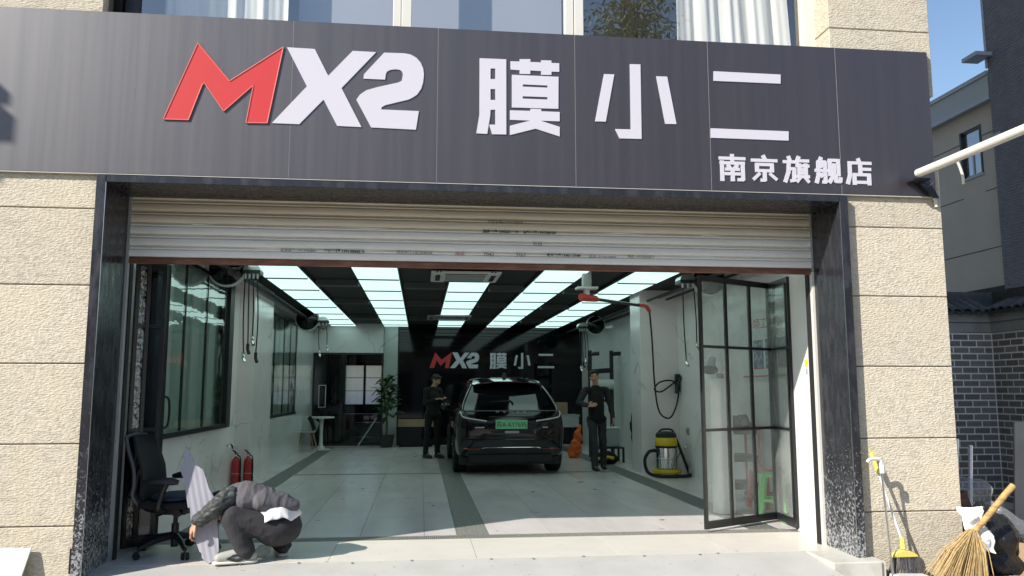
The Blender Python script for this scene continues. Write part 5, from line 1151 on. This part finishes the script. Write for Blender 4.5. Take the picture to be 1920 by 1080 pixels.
def straw_broom():
    t = thing('straw_broom', 'large straw twig broom with a bamboo handle standing against the corner of the building', 'broom', loc=(4.62, 6.62, GZ))
    # head fans down and left, handle rises to the right
    neck = Vector((.08, .0, .38)); tip = Vector((.50, .02, .78)); d = (tip-neck)
    T('handle', 'bamboo', t, [neck+d*f+Vector((.004*math.sin(f*20), 0, .003*math.cos(f*17))) for f in (0, .2, .4, .6, .8, 1)], [.024, .026, .027, .028, .028, .029], 10)
    for f in (.25, .5, .75): b = new(); q = neck+d*f; tube(b, [q-d*.008, q+d*.008], .031, 10); obj('bamboo_node', b, 'bamboo', t)
    b = new(); rnd = random.Random(8)
    for i in range(460):
        u = rnd.uniform(-1, 1); v = rnd.uniform(-1, 1); st = neck+Vector((.02*u, .025*v, rnd.uniform(-.02, .05)))
        e = Vector((-.11+.22*u+rnd.uniform(-.05, .05), .12*v-.05, rnd.uniform(-.0, .05)+.04*abs(u))); m = st.lerp(e, .5)+Vector((.02*u, .02*v, .03))
        tube(b, [st, m, e], [.0028, .0022, .0014], 4, caps=False)
    stuff(obj('straw', b, 'straw', t))
    for z in (.0, -.035): b = new(); lathe(b, [(.034, -.008), (.04, -.008), (.04, .008), (.034, .008)], 16, Matrix.Translation(neck+Vector((0, 0, z))), close=True); obj('binding', b, 'rust', t)
straw_broom()
def bag_mesh(bm): ell(bm, (0, 0, .24), .25, .22, .27, None, 24); ell(bm, (.03, 0, .10), .28, .24, .14, None, 24); ell(bm, (-.05, .0, .5), .09, .09, .10)
o = mobj('rubbish_bag', remesh(bag_mesh, .012, 1, lambda co: .028*noise.noise(co*9)+.016*abs(noise.noise(co*24))), 'black_bag', None, smooth='all', loc=(5.10, 6.95, GZ)); tag(o, 'shiny black rubbish bag slumped behind the straw broom', 'rubbish bag')
def sheet(name, mat, corners, label, cat, amp, k, n=26, th=.004, seed=0, edge=0.):
    b = new(); A, B_, C_, D = [Vector(c) for c in corners]; rows = []; nr = (B_-A).cross(D-A).normalized()
    for j in range(n+1):
        row = []
        for i in range(n+1):
            u, v = i/n, j/n; p = (A*(1-u)+B_*u)*(1-v)+(D*(1-u)+C_*u)*v
            q = p*k+Vector((seed, 0, 0)); ed = edge*(noise.noise(p*9+Vector((seed, 3, 0))))
            row.append(b.verts.new(p+nr*(amp*noise.noise(q)+amp*.5*abs(noise.noise(q*2.3)))+(B_-A)*ed*.3+(D-A)*ed*.25))
        rows.append(row)
    for r0, r1 in zip(rows, rows[1:]):
        for i in range(n): b.faces.new((r0[i], r0[i+1], r1[i+1], r1[i]))
    o = obj(name, b, mat, None, smooth='all'); m = o.modifiers.new('s', 'SOLIDIFY'); m.thickness = th; tag(o, label, cat); return o
sheet('plastic_sheet', 'clear_plastic', [(4.93, 7.25, .30), (5.32, 7.12, .20), (5.36, 7.25, .52), (5.02, 7.45, .72)], 'crumpled clear plastic sheet heaped against the brick wall', 'plastic sheet', .09, 7, seed=2, edge=.5)
sheet('plastic_sheet', 'clear_plastic', [(5.12, 6.92, .22), (5.62, 6.90, -.02), (5.60, 7.0, .18), (5.20, 7.05, .42)], 'grey clear plastic sheet lying across the black rubbish bag', 'plastic sheet', .03, 6, seed=7)
sheet('waste_paper', 'paper', [(4.69, 6.64, .10), (4.89, 6.60, .05), (4.86, 6.72, .40), (4.68, 6.78, .42)], 'crumpled white paper behind the straw broom head', 'paper', .07, 10, seed=4, edge=.5)
def crate(name, label, cat, x, y, z, w_, d_, h_, mat, rz_): 
    t = thing(name, label, cat, loc=(x, y, z), rz=rz_); B('base', mat, t, (-w_/2, w_/2, -d_/2, d_/2, 0, .012)); 
    B('side', mat, t, (-w_/2, w_/2, -d_/2, -d_/2+.012, .012, h_)); B('side', mat, t, (-w_/2, w_/2, d_/2-.012, d_/2, .012, h_)); B('end', mat, t, (-w_/2, -w_/2+.012, -d_/2+.0125, d_/2-.0125, .012, h_)); B('end', mat, t, (w_/2-.012, w_/2, -d_/2+.0125, d_/2-.0125, .012, h_))
    return t
tt = crate('red_crate', 'dark red box tilted behind the white paper', 'box', 5.06, 7.30, GZ+.1, .36, .3, .55, 'rust', .3); tt.rotation_euler = (0, R(-24), R(12))
crate('cardboard_box', 'torn cardboard box at the right edge beside the black bag', 'box', 5.42, 6.72, GZ, .34, .3, .28, 'cardboard', .4)
t = thing('broken_brick', 'reddish broken brick on the cardboard box at the right edge', 'brick', loc=(5.36, 6.66, GZ+.28)); b = new(); box(b, -.1, .1, -.055, .055, 0, .11); bmesh.ops.subdivide_edges(b, edges=b.edges, cuts=3)
for v in b.verts: v.co += Vector((noise.noise(v.co*20), noise.noise(v.co*20+Vector((5, 0, 0))), noise.noise(v.co*20+Vector((0, 5, 0)))))*.012
obj('brick_body', b, 'rust', t)
for i, x in enumerate((5.72, 5.80)): tag(T('steel_tube', 'chrome', None, [(x-.3, 7.9-.1*i, GZ), (x, 8.2-.1*i, .90-.06*i)], .022, 12), ('steel tube leaning in the brick corner, the taller one', 'steel tube leaning in the brick corner, the shorter one')[i], 'tube', 'steel tubes')
b = new(); poly(b, [(0, 0), (.9, 0), (.9, 1.30), (.14, 1.25)], 0, .03, 'y'); o = obj('grey_sheet', b, 'concrete', None, loc=(6.42, 8.35, GZ), bevel=.003); o.rotation_euler = (R(-4), 0, R(-8)); tag(o, 'flat grey panel leaning against the brick wall at the right edge', 'panel')
# white board leaning at the left
b = new(); poly(b, [(0, 0), (.74, 0), (.80, .41), (0, .43)], 0, .015, 'y'); o = obj('white_board', b, 'white_plastic', None, loc=(-3.76, 6.68, GZ+.005), bevel=.002); o.rotation_euler = (R(-17), 0, 0); tag(o, 'white board leaning on the stone wall at the lower left corner', 'board')
tag(B('cable_clip', 'black_metal', None, (-2.688, -2.656, 6.825, 6.838, .01, .20)), 'short black strip fixed beside the left granite jamb near the ground', 'strip')

# pole standing out from the corner of the sign
t = thing('flag_pole', 'thick cream pole jutting out toward the street from the corner of the sign', 'pole', loc=(4.46, 6.79, 3.37))
T('tube', 'frame_white', t, [(-.01, -.12, 0), (.02, -.5, .006), (.13, -2.3, .035)], .038, 18)
B('bracket', 'black_metal', t, (-.05, .10, -.13, .0, -.06, -.043)); b = new(); poly(b, [(.0, -.02), (.14, -.02), (.24, -.20), (.2, -.20)], -.035, -.005, 'y'); obj('brace', b, 'black_metal', t)
T('strap', 'frame_white', t, spline([(.10, -.42, .05), (.16, -.42, .03), (.20, -.42, -.08), (.205, -.42, -.17)], 5), .012, 8); T('wire', 'grey_plastic', t, spline([(.06, -.02, -.02), (.12, -.04, -.1), (.2, -.03, -.06), (.22, 0, -.14)], 5), .004, 5)
T('cable_tail', 'frame_white', t, spline([(.2, 0, -.15), (.24, .03, -.2), (.25, .03, -.27)], 4), .016, 8)

# ------------------------------------------------------------------ brick yard wall with tiled coping
yw = thing('yard_wall', 'dark brick yard wall with pale joints and a curved tile coping beyond the corner', 'wall', loc=(7.95, 10.5, 0))
B('core', 'mortar', yw, (-2.6, .3, .005, .25, -.25, 2.22)); B('core', 'mortar', yw, (.005, .3, -4.6, .004, -.25, 2.22))
bw, bh, jt = .235, .092, .021; bc = {}
def brick(pos, ax, ln):
    key = (ax, round(ln, 3))
    if key not in bc:
        b = new()
        if ax == 'x': box(b, 0, ln-jt, 0, .03, 0, bh-jt)
        else: box(b, 0, .03, 0, ln-jt, 0, bh-jt)
        bmesh.ops.recalc_face_normals(b, faces=b.faces); me = bpy.data.meshes.new('brick'); b.to_mesh(me); b.free(); me.materials.append(MATS['brick']); bc[key] = me
    o = bpy.data.objects.new('brick', bc[key]); COL.objects.link(o); o.parent = yw; o.location = pos
rest = new()
for r in range(25):
    z = 2.215-(r+1)*bh
    e = -jt/2
    if r % 2 == 0: brick((e-bw/2+jt, 0, z), 'x', bw/2); e -= bw/2
    while e-bw > -1.25: brick((e-bw+jt, 0, z), 'x', bw); e -= bw
    while e-bw > -2.6: box(rest, e-bw+jt, e, 0, .03, z, z+bh-jt); e -= bw
    e = -jt/2
    if r % 2: brick((0, e-bw/2+jt, z), 'y', bw/2); e -= bw/2
    while e-bw > -1.75: brick((0, e-bw+jt, z), 'y', bw); e -= bw
    while e-bw > -4.6: box(rest, 0, .03, e-bw+jt, e, z, z+bh-jt); e -= bw
stuff(obj('brick_rest', rest, 'brick', yw))
B('plaster_band', 'plaster_grey', yw, (-2.6, -.02, -.02, .25, 2.225, 2.36)); B('plaster_band', 'plaster_grey', yw, (-.02, .3, -4.6, .25, 2.225, 2.362)); B('plaster_band', 'plaster_grey', yw, (-2.6, -.05, -.05, .25, 2.365, 2.50)); B('plaster_band', 'plaster_grey', yw, (-.05, .3, -4.6, .25, 2.366, 2.502))
tm = None
def coping(p, ax):
    global tm
    if tm is None:
        b = new(); n = 8; pr3 = []
        for i in range(n+1): a = math.pi*i/n; pr3.append((.075*math.cos(a), .05*math.sin(a)))
        for i in range(n, -1, -1): a = math.pi*i/n; pr3.append((.06*math.cos(a), .036*math.sin(a)))
        poly(b, pr3, -.16, .34, 'y'); bmesh.ops.recalc_face_normals(b, faces=b.faces)
        for v in b.verts: v.co.z += .45*(v.co.y+.16)
        tm = bpy.data.meshes.new('coping_tile'); b.to_mesh(tm); b.free(); tm.materials.append(MATS['roof_tile'])
    o = bpy.data.objects.new('coping_tile', tm); COL.objects.link(o); o.parent = yw; o.location = p
    o.rotation_euler = (random.uniform(-.05, .05), random.uniform(-.06, .06), 0 if ax == 'x' else R(-90))
for i in range(9): coping((-1.35+i*.15, 0, 2.50), 'x')
for i in range(12): coping((0, -.12-i*.15, 2.50), 'y')
for i in range(9):
    b = new(); pr3 = [(.07*math.cos(math.pi*q/6), -.045*math.sin(math.pi*q/6)) for q in range(7)]; poly(b, pr3+[(-.07, .015), (.07, .015)], -.13, .2, 'y'); 
    for v in b.verts: v.co.z += .45*(v.co.y+.13)
    o = obj('drip_tile', b, 'roof_tile', yw, loc=(-1.28+i*.15, 0, 2.495))
for i in range(12):
    b = new(); pr3 = [(.07*math.cos(math.pi*q/6), -.045*math.sin(math.pi*q/6)) for q in range(7)]; poly(b, pr3+[(-.07, .015), (.07, .015)], -.13, .2, 'y'); 
    for v in b.verts: v.co.z += .45*(v.co.y+.13)
    o = obj('drip_tile', b, 'roof_tile', yw, loc=(0, -.2-i*.15, 2.495)); o.rotation_euler = (0, 0, R(-90))
B('ridge', 'roof_tile', yw, (-2.6, .4, .22, .42, 2.60, 2.82)); B('ridge', 'roof_tile', yw, (.22, .42, -4.6, .22, 2.60, 2.82))

# ------------------------------------------------------------------ side building and brick tower
X0 = 14.5; sb = thing('side_building', 'grey brown rendered building with a blue grey eave beyond the yard wall', 'building', loc=(X0, 19, 0))
def SB(name, mat, *bx): return BS(name, mat, sb, *[(a-X0, c-X0, d-19, e-19, f, g_) for a, c, d, e, f, g_ in bx])
SB('wall', 'beige_render', (X0, X0+8, 17.5, 18.98, 4.02, 9.1), (X0, X0+8, 19.80, 34, 4.02, 9.1), (X0, X0+8, 18.98, 19.80, 4.02, 7.05), (X0, X0+8, 18.98, 19.80, 8.35, 9.1))
SB('base', 'ceiling_black', (X0+1.2, X0+8, 10, 34, -.2, 4.0)); SB('soffit', 'ceiling_black', (X0-.1, X0+8, 10, 34, 3.86, 4.018))  # recessed base and soffit coloured near black, shade of the gap painted in
SB('fascia', 'fascia', (X0-.18, X0+8, 18.36, 34, 8.86, 9.45)); SB('fascia_trim', 'fascia_trim', (X0-.22, X0+8, 18.36, 34, 9.452, 9.56), (X0-.20, X0-.182, 18.36, 34, 8.80, 8.92))
SB('soffit', 'fascia', (X0-.18, X0-.001, 18.36, 34, 8.80, 8.858))
SB('wall_groove', 'ceiling_black', (X0-.006, X0-.001, 17.5, 34, 5.02, 5.04), (X0-.006, X0-.001, 17.5, 18.95, 8.02, 8.04), (X0-.006, X0-.001, 19.83, 34, 8.02, 8.04), (X0-.006, X0-.001, 17.5, 18.95, 6.53, 6.55), (X0-.006, X0-.001, 19.83, 34, 6.53, 6.55))
for nm, mt, q in (('window_frame', 'black_metal', (X0-.02, X0+.10, 18.98, 19.04, 7.05, 8.35)), ('window_frame', 'fascia', (X0+.05, X0+.10, 19.04, 19.80, 7.05, 7.11)), ('window_frame', 'black_metal', (X0+.02, X0+.10, 19.04, 19.80, 8.29, 8.35)), ('window_frame', 'fascia_trim', (X0+.05, X0+.10, 19.04, 19.80, 7.80, 7.85)), ('window_frame', 'fascia_trim', (X0+.05, X0+.10, 19.39, 19.44, 7.11, 7.80)), ('window_frame', 'black_metal', (X0-.02, X0+.10, 19.75, 19.81, 7.05, 8.35)), ('window_pane', 'window_glass', (X0+.07, X0+.075, 19.04, 19.75, 7.11, 8.29)), ('room', 'dark_wood', (X0+.8, X0+.9, 18, 21, 6.5, 9)), ('sill', 'fascia_trim', (X0-.03, X0+.05, 18.95, 19.83, 7.0, 7.048))): SB(nm, mt, q)
tw = thing('brick_tower', 'tall dark brick tower face with a few pale bricks at the right edge', 'building', loc=(14.3, 18.3, 3.9))
B('core', 'tower_mortar', tw, (.02, 7, -9, 0, 0, 14.5))
b = new(); b2 = new(); rnd = random.Random(5)
for r in range(150):
    z = .005+r*.072; y = 0-(.13 if r % 2 else 0)
    if r % 2: box(b, 0, .03, -.122, 0, z, z+.062)
    while y > -8.7:
        if (r, round(y, 2)) in ((53, -.13), (52, 0.0), (54, 0.0), (104, 0.0), (105, -.13), (53, -.39)): pass
        else: box(b, rnd.uniform(0, .005), .03, y-.252, y, z, z+.062)
        y -= .26
stuff(obj('brick', b, 'tower_brick', tw))
for r, y in ((53, -.0), (52, -.26), (53, -.26), (104, 0.0), (51, 0)): B('pale_brick', 'plaster_grey', tw, (-.006, .02, y-.25, y, .005+r*.072, .005+r*.072+.062))
B('ledge', 'fascia_trim', tw, (-.45, .0, -.2, .35, 5.95, 6.05)); B('edge_trim', 'fascia_trim', tw, (-.03, .02, 0, .05, 5.7, 14.5))

# ------------------------------------------------------------------ what stands out of view: it shades and is mirrored
nb = thing('corner_building', 'wing beside the shop whose stepped eave shades the end of the sign', 'building', loc=(-9, 5.8, 0))
BS('wall', 'plaster_grey', nb, (-6, 1.5, -1.17, 1.1, -.2, 8.5))
BS('eave', 'roof_tile', nb, (1.502, 2.18, -1.17, 1.1, 5.92, 6.19), (1.502, 2.32, -1.17, 1.1, 6.192, 6.40), (1.502, 2.20, -1.17, 1.1, 6.402, 6.50)); b = new(); poly(b, [(1.502, 6.505), (2.27, 6.505), (2.27, 6.60), (1.502, 7.3)], -1.17, 1.1, 'y'); obj('roof', b, 'roof_tile', nb)
ob = thing('opposite_building', 'long grey building across the street behind the viewer', 'building', loc=(-4, -20, 0))
BS('wall', 'plaster_grey', ob, (-40, 40, -8, 0, -.2, 7.5)); BS('eave', 'roof_tile', ob, (-40.5, 40.5, -8.5, .8, 7.505, 7.8))
for i in range(16): B('window_pane', 'car_glass', ob, (-38+i*4.8, -35.4+i*4.8, .002, .05, 3.9, 5.9)); B('shop_door', 'dark_wood', ob, (-38.4+i*4.8, -35.0+i*4.8, .002, .06, -.1, 2.9))
def tree(x, y, h, r, seed):
    t = thing('bamboo_tree', 'tall yellow green leafy tree mirrored in the upstairs window', 'tree', loc=(x, y, GZ)); rnd = random.Random(seed)
    b = new(); tops = []
    for i in range(9):
        a = rnd.uniform(0, 6.28); q = rnd.uniform(.1, .5); e = Vector((math.cos(a)*r*.6*rnd.random(), math.sin(a)*r*.6*rnd.random(), h*rnd.uniform(.82, 1.0))); pts = spline([(math.cos(a)*q, math.sin(a)*q, 0), (math.cos(a)*q*1.1, math.sin(a)*q*1.1, h*.5), e], 5); tube(b, pts, [.05-.035*k/(len(pts)-1) for k in range(len(pts))], 6); tops.append(pts)
    obj('trunk', b, 'bark', t, smooth=True)
    vs = []; fs = []
    for i in range(9000):
        pts = rnd.choice(tops); p = pts[rnd.randint(len(pts)//2, len(pts)-1)]+Vector((rnd.gauss(0, r*.34), rnd.gauss(0, r*.34), rnd.gauss(0, .5)))
        d = Vector((rnd.gauss(0, 1), rnd.gauss(0, 1), rnd.gauss(-.4, .6))).normalized(); s = d.cross(Vector((rnd.gauss(0, 1), rnd.gauss(0, 1), rnd.gauss(0, 1)))).normalized()*.03; L_ = rnd.uniform(.12, .26); k = len(vs)
        vs += [p, p+d*L_*.5+s, p+d*L_, p+d*L_*.5-s]; fs.append((k, k+1, k+2, k+3))
    me = bpy.data.meshes.new('crown'); me.from_pydata([tuple(v) for v in vs], [], fs); mobj('crown', me, 'leaf_dry', t)
tree(5.6, -7.5, 13.5, 1.5, 3)

t = thing('film_roll', 'tall white wrapped roll of film standing behind the folded glass door', 'film roll', loc=(3.55, 9.35, 0))
b = new(); lathe(b, [(.10, 0), (.13, .01), (.13, 1.55), (.10, 1.56)], 20); obj('roll', b, 'white_plastic', t, smooth=True); b = new(); lathe(b, [(.03, 1.56), (.04, 1.56), (.04, 1.62), (.03, 1.62)], 14, close=True); obj('core', b, 'cardboard', t)
